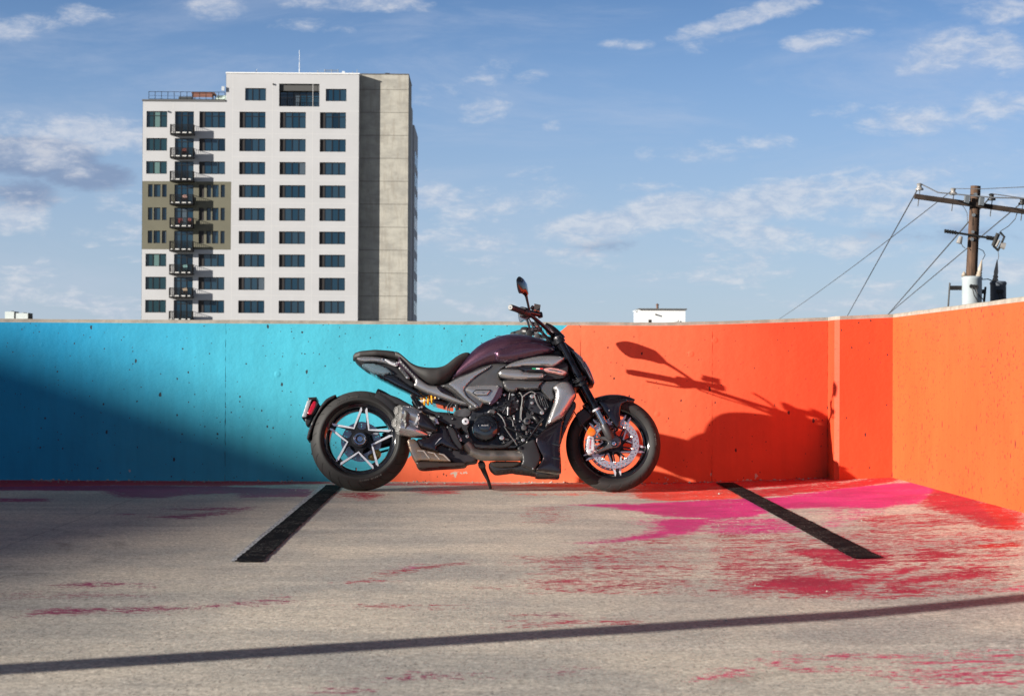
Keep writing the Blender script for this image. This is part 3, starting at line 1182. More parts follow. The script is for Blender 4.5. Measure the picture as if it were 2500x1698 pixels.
ZR = [(BZ(313.2), BZ(273.8))] + [(BZ(339.4 + 56.35 * k + 30.7), BZ(339.4 + 56.35 * k)) for k in range(8)]
XC = {1: (BX(357.7), BX(408.3)), 2: (BX(427.2), BX(473.4)), 3: (BX(486.8), BX(550.3)), 4: (BX(584.7), BX(648.2)), 5: (BX(683.2), BX(746.6)), 6: (BX(781.1), BX(844.5))}
XL, XM, XRT, XG = BX(348.3), BX(551.3), BX(876.5), BX(565.2)
ZLO, ZHI = BZ(247.5, 450), BZ(180.5)
ZG1, ZG0 = BZ(442.7, 450), BZ(609.0, 450)
m_lite_pane = m_blind
rw_ = random.Random(11)


def narrow(x0, x1, px):
    return [(x0 + (x1 - x0) * a, x0 + (x1 - x0) * c_) for a, c_ in px]


N1 = narrow(XC[1][0], XC[1][1], [(.10, .32), (.38, .70), (.78, 1.0)])
N3 = narrow(XC[3][0], XC[3][1], [(0, .2), (.30, .47), (.52, .76), (.84, 1.0)])
rects_w_lo, rects_w_hi, rects_g = [], [], []
plan = []
for r, (z0, z1) in enumerate(ZR):
    grey = r in (3, 4, 5)
    tr = .27 if r == 0 else 0
    zd0 = BZ(329.0 + 56.6 * r)         # balcony doors reach lower
    if r == 5:
        zd0 = ZG0 + .01
    if r == 2:
        zd0 = ZG1 + .01
    if grey:
        for a, c_ in N1:
            rects_g.append((a, z0, c_, z1))
            plan.append(((a, z0, c_, z1), 1, 0, 0, None))
        for i, (a, c_) in enumerate(N3):
            rects_g.append((a, z0, c_, z1))
            plan.append(((a, z0, c_, z1), 1, 0, 0, [m_vent] if i == 0 else None))
        rects_g.append((XC[2][0], zd0, XC[2][1], z1))
    else:
        rects_w_lo.append((XC[1][0], z0, XC[1][1], z1))
        pm = [m_glass2, rw_.choice([m_glass2, m_blind]), m_glass2] if r in (0, 2, 6) else [m_glass2] * 3
        plan.append(((XC[1][0], z0, XC[1][1], z1), 3, 0, tr, pm))
        rects_w_lo.append((XC[3][0], z0, XC[3][1], z1))
        plan.append(((XC[3][0], z0, XC[3][1], z1), 3, .2, tr, None))
        rects_w_lo.append((XC[2][0], zd0, XC[2][1], z1))
    plan.append(((XC[2][0], zd0, XC[2][1], z1), 3, 0, .18, None))
    for cidx in (4, 5, 6):
        rc = (XC[cidx][0], z0, XC[cidx][1], z1)
        rects_w_hi.append(rc)
        plan.append((rc, 3, .2, tr, None))
rtop = [(BX(598), BZ(246.5), BX(649), BZ(216)), (BX(795), BZ(246.5), BX(845.5), BZ(216.5))]
rects_w_hi += rtop
for rc in rtop:
    plan.append((rc, 3, 0, 0, None))
log = (BX(681), BZ(260), BX(779.5), BZ(204.5))
rects_w_hi.append(log)

tp(facade('wall', XL, XM, ZG1, ZLO, [q for q in rects_w_lo if q[1] > ZG1], YB, m_white))
tp(facade('wall', XL, XM, ZB, ZG0, [q for q in rects_w_lo if q[3] < ZG0], YB, m_white))
grey_o = tp(facade('wall', XL, XM, ZG0, ZG1, rects_g, YB, m_grey))
grey_o['label'] = 'olive grey wall band around three storeys of narrow windows'
tp(G().box((XM, YB - .01, ZG0), (XG, YB - .003, ZG1)).build('wall_band', m_grey, smooth=0))
tp(facade('wall', XM, XRT, ZB, ZHI, rects_w_hi, YB, m_white))
for a in plan:
    window(a[0], a[1], a[2], a[3], pmats=a[4])
# masses behind the facade
g = G()
g.box((XL, YB + .30, ZB), (XM, YB + 14, ZLO - .02))
g.box((XL, YB, ZB), (XL + .02, YB + .30, ZLO))
g.box((XL, YB, ZLO - .02), (XM, YB + .30, ZLO - .001))
tp(g.build('side_wall', m_white, smooth=0))
g = G()
lx0, lz0, lx1, lz1 = log
g.box((XM, YB + .30, ZB), (lx0, YB + 14, ZHI - .03))
g.box((lx1, YB + .30, ZB), (XRT, YB + 14, ZHI - .03))
g.box((lx0, YB + .30, ZB), (lx1, YB + 14, lz0))
g.box((lx0, YB + .30, lz1), (lx1, YB + 14, ZHI - .03))
g.box((lx0, YB + 1.9, lz0), (lx1, YB + 14, lz1))
g.box((XRT - .02, YB, ZB), (XRT, YB + .30, ZHI))
g.box((XM, YB, ZLO), (XM + .02, YB + .30, ZHI))
g.box((XM, YB, ZHI - .03), (XRT, YB + .30, ZHI - .002))
tp(g.build('side_wall', m_white, smooth=0))
# loggia glazing and its dark lining
g = G()
g.box((lx0 + .01, YB + .29, lz1 - .9), (lx1 - .01, YB + 1.9, lz1 - .02))
o = tp(g.build('loggia_soffit', mk('loggia_lining', (.07, .07, .07), .8), smooth=0))
window((lx0 + .05, lz0, lx1 - .05, lz1 - .9), 6, 0, .22, y=YB, deep=1.0)
g = G()
for k in range(23):
    xx = lx0 + (lx1 - lx0) * k / 22
    g.box((xx - .02, YB + .12, lz0), (xx + .02, YB + .16, lz0 + 1.15))
g.box((lx0, YB + .10, lz0 + 1.15), (lx1, YB + .18, lz0 + 1.22))
tp(g.build('loggia_railing', m_steel, smooth=0))
# joint grid on the render (thin strips standing 4 mm proud)
g = G()
xj = [BX(568), BX(665), BX(763.5)]
for xx in xj:
    g.box((xx - .03, YB - .004, ZB), (xx + .03, YB + .001, ZHI - .1))
for k in range(-1, 9):
    zz = BZ(327 + 56.35 * k)
    g.box((XG + .1, YB - .0035, zz - .025), (XRT, YB + .001, zz + .025))
for xx in (BX(422.5), BX(475.5)):
    g.box((xx - .03, YB - .004, ZG1 + .02), (xx + .03, YB + .001, ZLO - .2))
    g.box((xx - .03, YB - .004, ZB), (xx + .03, YB + .001, ZG0 - .02))
tp(g.build('render_joints', m_joint2, smooth=0))
# capping
tp(G().box((XM - .05, YB - .08, ZHI), (XRT + .05, YB + 14, ZHI + .16)).build('parapet_capping', mk('white_capping', (.74, .74, .73), .6), smooth=0))
tp(G().box((XL - .08, YB - .10, ZLO), (XM - .06, YB + 14, ZLO + .22)).build('terrace_slab', m_cap, smooth=0))
# core
XK = BX(996.0)
ZK = BZ(178.5, 930)
tp(G().box((XRT, YB + 1.36, ZB), (XK, YB + 12, ZK)).build('concrete_core', m_core, smooth=0))
tp(G().box((XRT + .02, YB + 1.30, ZK), (XK + .05, YB + 12, ZK + .12)).build('core_capping', m_cap, smooth=0))
tp(G().box((BX(936), YB + 3, ZK + .12), (BX(948), YB + 4, ZK + .45)).build('roof_hatch', m_steel, smooth=0))
# stepped rear wings
xw1 = at_y(1003.5, 300, YB + 12).x
tp(G().box((XK - 3, YB + 12, ZB), (at_y(1005, 300, YB + 14).x, YB + 18, at_y(1000, 262, YB + 14).z)).build('rear_wing', m_white, smooth=0))
tp(G().box((XK - 3, YB + 18, ZB), (at_y(1011.5, 300, YB + 18).x, YB + 33, at_y(1008, 305, YB + 18).z)).build('rear_wing', m_white, smooth=0))
xw = at_y(1011.5, 300, YB + 18).x
for k in range(9):
    z0 = BZ(360 + 56.35 * k)
    for yy in (YB + 20.5, YB + 25, YB + 29):
        o = tp(G().box((xw - .05, yy, z0), (xw + .04, yy + 2.6, z0 + 1.9)).build('window', m_glass, smooth=0))

# balconies
mb = None
for r, (z0, z1) in enumerate(ZR):
    zf = BZ(329.2 + (56.35 * r if r else 0)) if r else BZ(329.0)
    zf = BZ(329.0 + 56.6 * r)
    bx0, bx1 = BX(419.0), BX(476.0)
    yb0 = YB - 1.25
    g = G()
    g.box((bx0, yb0, zf - .22), (bx1, YB - .002, zf))
    slab = tp(g.build('balcony', m_steel, smooth=0))
    g = G()
    h = 1.12
    for zz in (zf + h - .05, zf + .10):
        g.box((bx0, yb0, zz), (bx1, yb0 + .05, zz + .06))
        g.box((bx0, yb0 + .05, zz), (bx0 + .05, YB - .004, zz + .06))
        g.box((bx1 - .05, yb0 + .05, zz), (bx1, YB - .004, zz + .06))
    for k in range(26):
        xx = bx0 + .1 + (bx1 - bx0 - .2) * k / 25
        g.box((xx - .026, yb0 + .005, zf + .16), (xx + .026, yb0 + .045, zf + h - .05))
    for k in range(9):
        yy = yb0 + .12 + 1.0 * k / 8
        for xx in (bx0 + .025, bx1 - .025):
            g.box((xx - .011, yy, zf + .16), (xx + .011, yy + .022, zf + h - .05))
    for xx in (bx0 + .03, bx0 + (bx1 - bx0) * .5, bx1 - .03):
        g.box((xx - .035, yb0 + .005, zf), (xx + .035, yb0 + .06, zf + h - .05))
    rl = g.build('railing', m_steel, smooth=0)
    rl.parent = slab
    g = G()
    for a, c_ in ((.07, .13), (.25, .42), (.53, .70), (.80, .90)):
        g.box((bx0 + (bx1 - bx0) * a, yb0 - .01, zf - .01), (bx0 + (bx1 - bx0) * c_, yb0 + .09, zf + .12))
    pl = g.build('sunlit_gap_strips', mk('sunlit_gap_pale', (.6, .6, .58), .6) if r == 0 else bpy.data.materials['sunlit_gap_pale'], smooth=0)  # pale boxes stand in for sunlit gaps at the railing's foot
    pl.parent = slab


def chair_at(name, r, k, colr, label, w_=.55):
    zf = BZ(329.0 + 56.6 * r)
    x = BX(419) + (BX(476) - BX(419)) * k
    rt = empty(name, (x, YB - .7, zf), label=label, cat='chair')
    m_ = mk('chair_fabric', colr, .8)
    G().obox((0, 0, .42), (1, 0, 0), (0, 1, .1), (0, 0, 1), (w_ / 2, .25, .04)).build('seat', m_, rt, smooth=0)
    G().obox((.1, .18, .75), (1, 0, .3), (0, 1, 0), (-.2, 0, 1), (w_ / 2, .04, .36)).build('backrest', m_, rt, smooth=0)
    for a in (-.22, .22):
        for c_ in (-.2, .2):
            G().tube([(a, c_, 0), (a * .8, c_ * .8, .4)], .02, 6).build('leg', m_steel, rt)
    return rt


chair_at('balcony_chair', 3, .58, (.50, .30, .27), 'pink chair on the fourth balcony down, at the top of the grey band')
chair_at('balcony_chair', 1, .55, (.14, .03, .025), 'dark red chair on the second balcony from the top of the tower')
chair_at('balcony_chair', 4, .40, (.25, .04, .04), 'red and white chair in the middle of the fifth balcony down')
chair_at('balcony_chair', 4, .80, (.28, .07, .06), 'small coral chair at the right end of the fifth balcony down', .4)
chair_at('balcony_chair', 6, .62, (.25, .48, .48), 'pale teal chair on the seventh balcony down, below the grey band')
chair_at('balcony_chair', 7, .62, (.55, .42, .30), 'tan chair on the eighth balcony down')

# roof terrace
rt = empty('terrace_railing', (XL, YB, ZLO + .22), label='black metal railing with glass infill around the lower roof terrace of the tower', cat='railing')
g = G()
zt = 0
Lr = XM - XL - .15
for zz in (1.02, .52, .06):
    g.box((.75, .2, zz), (Lr, .24, zz + .06 if zz != .52 else zz + .02))
g.build('rail', m_steel, rt, smooth=0)
for k in range(13):
    xx = .75 + (Lr - .75) * k / 12
    G().box((xx - .03, .18, 0), (xx + .03, .26, 1.08)).build('post', m_steel, rt, smooth=0)
pg = empty('roof_pergola', (BX(488.5), YB + 3.5, ZLO + .22), label='rust brown canopy over a bar on the roof terrace', cat='pergola')
m_rust = mk('rust_brown_canopy', (.12, .04, .025), .7)
wpg = BX(516) - BX(461)
G().box((-wpg / 2, -1.2, 1.15), (wpg / 2, 1.2, 1.36)).build('canopy', m_rust, pg, smooth=0)
G().box((-wpg / 2 + .1, -1.15, .66), (wpg / 2 - .1, -1.05, 1.14)).build('valance', mk('terracotta_screen', (.20, .085, .06), .8), pg, smooth=0)
for a in (-1, 1):
    for c_ in (-1, 1):
        G().box((a * (wpg / 2 - .1) - .05, c_ * 1.1 - .05, 0), (a * (wpg / 2 - .1) + .05, c_ * 1.1 + .05, 1.15)).build('post', m_steel, pg, smooth=0)
o = G().box((0, 0, 0), (BX(459) - BX(427), 1.2, .82)).build('planter_box', mk('dark_planter', (.04, .045, .05), .7), smooth=0, loc=(BX(427), YB + 3, ZLO + .22))
tag(o, 'long dark planter box on the roof terrace left of the rust canopy', 'planter')
# daybed (pale)
db = empty('lounge_daybed', (BX(540), YB + 2.6, ZLO + .22), label='pale roof lounge with white cushions right of the rust canopy', cat='daybed')
m_cush = mk('pale_cushion', (.45, .55, .5), .8)
G().box((-1.0, -.5, .3), (1.1, .5, .55)).build('seat', m_cush, db, smooth=0)
G().box((-1.0, .3, .55), (1.1, .5, .98)).build('backrest', m_cush, db, smooth=0)
G().box((-.95, -.45, 0), (1.05, .45, .3)).build('base', m_steel, db, smooth=0)
# antennas and roof plant
m_gal = mk('galvanised_steel', (.15, .17, .19), .6, .2)
m_pale = mk('pale_metal', (.5, .54, .58), .5)
mast = empty('whip_antenna', (BX(725), YB + 3, ZHI + .16), label='thin white whip antenna standing on the tower roof', cat='antenna')
zt = BZ(117, 725) - ZHI
G().tube([(0, 0, 0), (0, 0, zt * .5)], .06, 8).build('lower_tube', m_pale, mast)
G().tube([(0, 0, zt * .5), (0, 0, zt)], .035, 8).build('upper_tube', m_pale, mast)
an = empty('small_antenna', (BX(620.5), YB + 2, ZHI + .16), label='small roof antenna at the left end of the tower roof', cat='antenna')
G().tube([(0, 0, 0), (0, 0, .62)], .03, 6).build('stub_mast', m_steel, an)
G().tube([(-.02, 0, .5), (.16, 0, .72)], .035, 6).build('feed_horn', m_pale, an)
rk = empty('roof_antenna_rack', (BX(780), YB + 2.5, ZHI + .16), label='galvanised frame of antennas and rails on the tower roof', cat='antenna rack')
x0, x1 = BX(768) - BX(780), BX(868) - BX(780)
for (a, z_, h_) in ((BX(788) - BX(780), 0, .85), (BX(805) - BX(780), 0, .85), (BX(821) - BX(780), 0, .85), (x1, 0, .85), (BX(771) - BX(780), 0, .72), (BX(857) - BX(780), 0, .6)):
    G().tube([(a, 0, z_), (a, 0, h_)], .045, 6).build('post', m_gal, rk)
G().box((BX(788) - BX(780), -.03, .70), (BX(821) - BX(780), .03, .76)).build('rail', m_gal, rk, smooth=0)
G().box((BX(788) - BX(780), -.03, .56), (BX(821) - BX(780), .03, .60)).build('rail', m_gal, rk, smooth=0)
G().box((BX(800) - BX(780), -.03, .22), (x1, .03, .28)).build('rail', m_gal, rk, smooth=0)
G().box((BX(773) - BX(780), -.5, 0), (BX(800) - BX(780), .5, .34)).build('plinth', m_gal, rk, smooth=0)
G().box((BX(831) - BX(780), -.1, .12), (BX(838) - BX(780), .1, .6)).build('panel_antenna', m_pale, rk, smooth=0)
bx = G().box((-.12, 0, 0), (.25, .3, .55)).build('camera_box', m_pale, smooth=0)
tp(bx)
bx.matrix_parent_inverse = Matrix.Identity(4)
bx.location = (BX(547) - BX(700) - .2, -.3, BZ(222, 548) - ZB)
for (u, v) in ((667.5, 206), (411.5, 273)):
    c_ = at_y(u, v, YB)
    g = G()
    g.lathe([(-.16, .11), (.02, .11)], (c_.x, YB, c_.z), 'Y', 10)
    tp(g.build('vent_cap', m_steel))

# small white rooftop building
YS = 150.0
SX = lambda px: at_y(px, 770, YS).x
SZ = lambda py: at_y(1620, py, YS).z
hb = empty('rooftop_hut', (SX(1617), YS, -12.6), label='small white flat-roofed building above the orange wall, with a rusty vent pipe', cat='building')
HI = Matrix.Translation((-SX(1617), -YS, 12.6))
m_hut = mk('white_hut_paint', (.80, .80, .79), .7, var=.02, vscale=1)
z_r = SZ(756)


def hp(o):
    o.parent = hb
    o.matrix_parent_inverse = HI
    return o


hp(G().box((SX(1560), YS, -12.6), (SX(1673), YS + 5, z_r)).build('wall', m_hut, smooth=0))
hp(G().box((SX(1559), YS - .12, z_r), (SX(1677), YS + 5.1, z_r + .10)).build('roof', m_cap, smooth=0))
hp(G().box((SX(1552), YS + .4, z_r - .09), (SX(1560), YS + 3, z_r - .01)).build('gutter_end', m_pale, smooth=0))
g = G()
g.tube([(SX(1609), YS + 1.5, z_r + .1), (SX(1609), YS + 1.5, SZ(741.5))], .09, 8)
g.lathe([(SZ(743), .13), (SZ(741.5), .13), (SZ(739), .02)], (SX(1609), YS + 1.5, 0), 'Z', 10)
hp(g.build('vent_pipe', mk('rusty_pipe', (.13, .07, .05), .7)))
c_ = at_y(1601, 767.5, YS)
hp(G().tube([(c_.x, YS, c_.z), (c_.x, YS - .22, c_.z)], .06, 8).build('overflow_pipe', m_steel))
hp(G().box((SX(1583), YS - .015, SZ(789)), (SX(1590.5), YS + .01, SZ(780))).build('window', m_vent, smooth=0))
g = G()
g.box((SX(1648), YS - .25, SZ(789.5)), (SX(1656), YS - .01, SZ(785.5)))
g.tube([(SX(1655), YS - .1, SZ(786)), (SX(1656), YS - .1, SZ(781))], .04, 6)
hp(g.build('pipe_bracket', m_steel))

# rooftop plant at the far left edge
YU = 180.0
UX = lambda px: at_y(px, 770, YU).x
UZ = lambda py: at_y(40, py, YU).z
m_unit = mk('pale_unit_metal', (.50, .55, .54), .5, var=.05, vscale=2)
for (a, c_, top, lab) in ((12, 36, 760.5, 'pale rooftop cooling unit at the far left edge, the taller of the two'), (38, 70, 764, 'pale rooftop cooling unit beside the taller one at the far left')):
    u = empty('cooling_unit', (UX((a + c_) / 2), YU, -12.6), label=lab, cat='cooling unit')
    w_ = (UX(c_) - UX(a)) / 2
    h0, h1 = UZ(778) + 12.6, UZ(top) + 12.6
    G().box((-w_, 0, h0), (w_ * .9, 1.6, h1)).build('casing', m_unit, u, smooth=0)
    G().box((w_ * .9, -.05, h0 - .3), (w_, 1.6, h1 + .02)).build('side_panel', m_steel, u, smooth=0)
    for s in (-.8, -.1, .6):
        G().box((s * w_ - .05, .1, 0), (s * w_ + .05, .2, h0)).build('leg', m_gal, u, smooth=0)
    G().lathe([(h1, w_ * .4), (h1 + .08, w_ * .4)], (0, .8, 0), 'Z', 12).build('fan_ring', m_gal, u)
G_roof = G().box((UX(-60), YU - 1, -12.6), (UX(76), YU + 12, UZ(783))).build('plant_roof_building', m_hut, smooth=0)
tag(G_roof, 'low pale building carrying the cooling units, hidden behind the wall at far left', 'building')

# ================================================================== utility pole
YQ = 50.0


def UQ(px, py, dy=0.0):
    return at_y(px, py, YQ + dy)


m_wood, t, b = new_mat('weathered_pole_wood')
o = t.obj()
n = t.noise(t.scale(o, (9, 9, .55)), 2.2, 6, .7)
n2 = t.noise(t.scale(o, (30, 30, 1.2)), 2.0, 3, .6)
c = t.mix(t.step(n, .35, .65), (.028, .015, .009, 1), (.115, .062, .036, 1))
c = t.mix(t.m('MULTIPLY', t.step(n2, .52, .68), .6), c, (.03, .02, .015, 1))
t.put(b.inputs['Base Color'], c)
b.inputs['Roughness'].default_value = .85
t.put(b.inputs['Normal'], t.bump(n2, .6, .01))
m_arm = mk('weathered_arm_wood', (.036, .024, .018), .85, var=.35, vscale=6)
m_porc = mk('white_porcelain', (.26, .25, .24), .3)
m_wire = mk('wire', (.07, .075, .085), .6)
m_can = mk('transformer_paint', (.34, .385, .41), .5, var=.06, vscale=3)
m_can2 = mk('transformer_shaded', (.075, .09, .115), .5, var=.06, vscale=3)  # darker copy of the can paint, its shade put into the colour
m_hw = mk('dark_hardware', (.03, .03, .03), .5, .5)
m_bush = mk('bushing_glaze', (.36, .31, .25), .35)

pt, pb = UQ(2382, 454), UQ(2371, 690)
ax = (pt - pb).normalized()
pole = empty('utility_pole', (pb.x - ax.x * 13, YQ, pb.z - ax.z * 13), label='brown wooden utility pole with a crossarm rising behind the right-hand wall', cat='utility pole')
PI_ = Matrix.Translation(-pole.location)


def pp(o, parent=None):
    if parent is None:
        o.parent = pole
        o.matrix_parent_inverse = PI_
    else:
        o.parent = parent
    return o


pp(G().tube([pole.location, pb, pt], [.17, .145, .125], 20).build('pole_shaft', m_wood))
aL, aR = UQ(2233, 479, -.25), UQ(2540, 522, -.05)
d_ = (aR - aL).normalized()
upv = Vector((0, 0, 1))
sd = d_.cross(upv).normalized()
up2 = sd.cross(d_).normalized()
arm = pp(G().obox((aL + aR) / 2, d_, sd, up2, ((aR - aL).length / 2, .045, .062)).build('crossarm', m_arm, smooth=0))
g = G()
for (u, v) in ((2360, 487), (2396, 492)):
    c_ = UQ(u, v, -.24)
    g.obox(c_, d_, sd, up2, (.055, .06, .10))
pp(g.build('arm_bracket', m_gal, smooth=0), arm).matrix_parent_inverse = Matrix.Identity(4)


def insulator(px, py, dark=False):
    bse = aL + d_ * ((UQ(px, py, -.2) - aL).dot(d_)) + up2 * .06
    g = G()
    g.tube([bse - up2 * .30, bse + up2 * .14], .012, 6)
    g.lathe([(-.13, .02), (-.12, .03)], bse, 'Z', 8)
    st = pp(g.build('insulator_pin', m_hw), arm)
    st.matrix_parent_inverse = Matrix.Identity(4)
    g = G()
    g.lathe([(.10, .03), (.11, .105), (.15, .10), (.18, .06), (.22, .055), (.26, .075), (.28, .04)], bse, 'Z', 14)
    o = g.build('insulator', m_porc if not dark else m_hw)
    pp(o, arm).matrix_parent_inverse = Matrix.Identity(4)
    return bse + up2 * .27


i1, i2, i3, i4 = insulator(2243, 478), insulator(2327, 489), insulator(2423, 500, True), insulator(2500, 508, True)
g = G()
for (u, v, s_) in ((2381, 475, .05), (2377, 525, .045), (2375, 566, .04), (2373, 584, .045)):
    c_ = UQ(u, v, -.14)
    g.lathe([(-.03, s_), (0, s_)], c_, 'Y', 8)
pp(g.build('bolt_plates', m_gal))
# switch arm and cut-outs
sa, sb = UQ(2308, 564, -.15), UQ(2430, 583, -.15)
g = G()
g.tube([sa, sb], .028, 8)
for k in (0, .05, .1, .15, .2):
    c_ = sa.lerp(sb, k)
    g.lathe([(-.02, .05), (.02, .05)], c_, 'X', 10)
for k in (.84, .88, .92, .96):
    c_ = sa.lerp(sb, k)
    g.lathe([(-.02, .055), (.02, .055)], c_, 'X', 10)
pp(g.build('switch_arm', m_hw))
g = G()
g.tube([UQ(2346, 577, -.2), UQ(2341, 594, -.2)], [.05, .075], 10)
g.tube([UQ(2341, 594, -.2), UQ(2343, 586, -.2)], .05, 8)
pp(g.build('lightning_arrester', m_porc))
g = G()
g.tube([UQ(2437, 570, -.2), UQ(2425, 600, -.2)], .055, 10)
g.tube([UQ(2441, 566, -.2), UQ(2452, 578, -.2), UQ(2444, 596, -.2), UQ(2436, 612, -.2)], .030, 8)
g.tube([UQ(2425, 600, -.2), UQ(2438, 612, -.2)], .03, 8)
fc = pp(g.build('fuse_cutout', m_hw))
g = G()
g.tube([UQ(2442, 598, -.25), UQ(2453, 601, -.25)], [.07, .09], 10)
g.tube([UQ(2440, 586, -.3), UQ(2432, 602, -.3)], .03, 8)
pp(g.build('fuse_body', m_porc), fc).matrix_parent_inverse = Matrix.Identity(4)
# steel cross brace and drop
g = G()
a, c_ = UQ(2319, 702, -.3), UQ(2346, 705, -.3)
g.box((a.x, a.y - .03, a.z - .06), (c_.x + .1, a.y + .03, a.z + .05))
g.tube([UQ(2319, 690, -.3), UQ(2314, 760, -.3)], .022, 6)
pp(g.build('platform_bracket', m_hw))
g = G()
a, c_ = UQ(2396, 711, -.2), UQ(2407, 711, -.2)
g.box((a.x - .1, a.y - .03, a.z - .06), (c_.x, a.y + .03, a.z + .05))
g.tube([UQ(2406, 700, -.2), UQ(2401, 750, -.2)], .03, 6)
pp(g.build('platform_bracket', m_hw))


def transformer(px_c, py_top, rad, h, mat, label, dy, bush):
    c_ = UQ(px_c, py_top, dy)
    tr = empty('transformer_can', (c_.x, c_.y, c_.z - h), label=label, cat='transformer', group=None)
    G().lathe([(0, rad * .94), (.03, rad), (h - .06, rad), (h - .03, rad * 1.06), (h, rad * 1.06), (h + .035, rad * .92), (h + .05, 0)], (0, 0, 0), 'Z', 32).build('tank', mat, tr)
    g = G()
    for s in (.0, .16, .3):
        aa = -1.9 + s * 1.8
        g.lathe([(-.05, .022), (.05, .022)], (math.cos(aa) * (rad + .03), math.sin(aa) * (rad + .03), h - .22 - s * .05), 'Z', 8)
        g.box((math.cos(aa) * rad - .04, math.sin(aa) * rad - .05, h - .25 - s * .05), (math.cos(aa) * rad + .04, math.sin(aa) * rad + .02, h - .19 - s * .05))
    g.tube([(-.06, -rad - .03, h - .25), (-.02, -rad - .07, h - .45), (.16, -rad + .0, h - .7), (.2, -rad, h - 1.0)], .013, 6)
    g.tube([(.02, -rad - .03, h - .25), (.06, -rad - .07, h - .4), (.25, -rad + .1, h - .55)], .013, 6)
    g.build('terminals', m_hw, tr)
    for (bx_, bh, tilt) in bush:
        g = G()
        pts, rs = [], []
        for k in range(14):
            q = k / 13
            pts.append((bx_ + tilt * q * bh, 0, h + .03 + bh * q))
            rs.append((.075 if k % 2 else .055) * (1 - q) + .012 if q < .45 else (.085 * (1 - q) ** .9 + .008))
        g.tube(pts, rs, 12)
        g.build('bushing', m_bush, tr)
    return tr


transformer(2373, 678, .245, 1.15, m_can, 'light grey transformer can clamped in front of the pole above the wall', -.38, [(.17, .42, .18), (-.2, .13, 0)])
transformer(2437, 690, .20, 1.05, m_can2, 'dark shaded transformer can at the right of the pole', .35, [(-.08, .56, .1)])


def wire(pts, r, label, name='power_line', sag=0.0, grp=None):
    P = []
    for i in range(len(pts) - 1):
        a, bb = Vector(pts[i]), Vector(pts[i + 1])
        for k in range(12):
            q = k / 12
            v = a.lerp(bb, q)
            v.z -= sag * 4 * q * (1 - q)
            P.append(v)
    P.append(Vector(pts[-1]))
    o = G().tube(P, r, 6).build(name, m_wire)
    tag(o, label, 'power line' if name == 'power_line' else 'cable', grp)
    return o


wire([i1, at_y(2068, 772, 96), at_y(2010, 880, 125)], .018, 'thick power line sloping down to the left from the left end of the crossarm')
wire([i2, at_y(1900, 780, 112), at_y(1760, 862, 150)], .012, 'thinnest power line, sloping far left from the second insulator', sag=.1)
wire([i3, at_y(2170, 765, 90), at_y(2120, 815, 110)], .020, 'upper of the two lines crossing behind the pole shaft')
wire([at_y(2560, 440, 50), at_y(2180, 757, 90), at_y(2150, 783, 100)], .017, 'lower of the two lines crossing behind the pole shaft')
wire([i1, at_y(2290, 470, 49.4), at_y(2420, 482, 47), at_y(2600, 487, 42)], .016, 'power line running right from the left insulator across the pole top')
wire([i2, at_y(2400, 461, 48), at_y(2600, 452, 40)], .010, 'thin pale line above the pole running off to the right')
wire([i3, at_y(2470, 480, 48), at_y(2600, 497, 43)], .014, 'short power line running right from the dark insulator')
wire([at_y(2486, 512, 50), at_y(2478, 535, 50), at_y(2462, 552, 50), at_y(2443, 564, 50)], .011, 'curved jumper cable hanging from the crossarm to the fuse', 'jumper_cable')
wire([at_y(2437, 614, 50), at_y(2438, 625, 50), at_y(2437, 634, 50)], .010, 'short jumper cable between the fuse and the dark transformer', 'jumper_cable')
wire([at_y(2386, 605, 50), at_y(2400, 612, 50), at_y(2405, 622, 50), at_y(2399, 634, 49.7)], .010, 'curved jumper cable from pole to light grey transformer', 'jumper_cable')
wire([at_y(2342, 492, 49.8), at_y(2355, 508, 49.8), at_y(2361, 520, 49.8), at_y(2362, 545, 49.8)], .008, 'thin ground wire curving from the crossarm down the pole', 'jumper_cable')
wire([at_y(2346, 592, 49.8), at_y(2350, 601, 49.8), at_y(2357, 606, 49.8)], .010, 'short cable below the white arrester', 'jumper_cable')
wire([at_y(2398, 682, 49.8), at_y(2412, 681, 50), at_y(2424, 686, 50.2)], .013, 'cable bridging the two transformer cans', 'jumper_cable')

# ================================================================== what casts the two long shadows (outside the frame)
lp = empty('lamp_post', (-1.243 - 4.2, 5.10 - 2.1, 0), label='round steel lamp post on the deck beyond the left edge', cat='lamp post')
G().tube([(0, 0, 0), (0, 0, 5.2)], [.095, .085], 20).build('post', m_gal, lp)
G().lathe([(0, .14), (.02, .14), (.03, .09), (.1, .085)], (0, 0, 0), 'Z', 20).build('base_flange', m_gal, lp)
G().tube([(0, 0, 5.15), (.3, -.2, 5.45), (.8, -.5, 5.5)], .03, 10).build('arm', m_gal, lp)
G().obox((1.05, -.65, 5.48), (.85, -.53, 0), (.53, .85, 0), (0, 0, 1), (.3, .12, .05)).build('lamp_head', m_gal, lp, smooth=0)
T_ = 27.0
ex, ey, ez = -.33 - 2 * T_, YW - T_, .6 * T_
dir_ = Vector((.22, 1, 0)).normalized()
nrm = Vector((-1, .22, 0)).normalized()
ob = empty('office_building', (ex, ey, -12.6), (0, 0, -math.atan(.17)), label='plain office block beyond the left edge that shades the wall', cat='building')
G().box((-34, -34, 0), (0, 14.0, ez + 12.6)).build('walls', m_white, ob, smooth=0)
for fl in range(7):
    for k in range(8):
        z0 = 1.2 + fl * 3.2
        if z0 + 1.7 < ez + 12.4:
            G().box((-.01, -28.5 + k * 4.5, z0), (.03, -26 + k * 4.5, z0 + 1.6)).build('window', m_glass, ob, smooth=0)

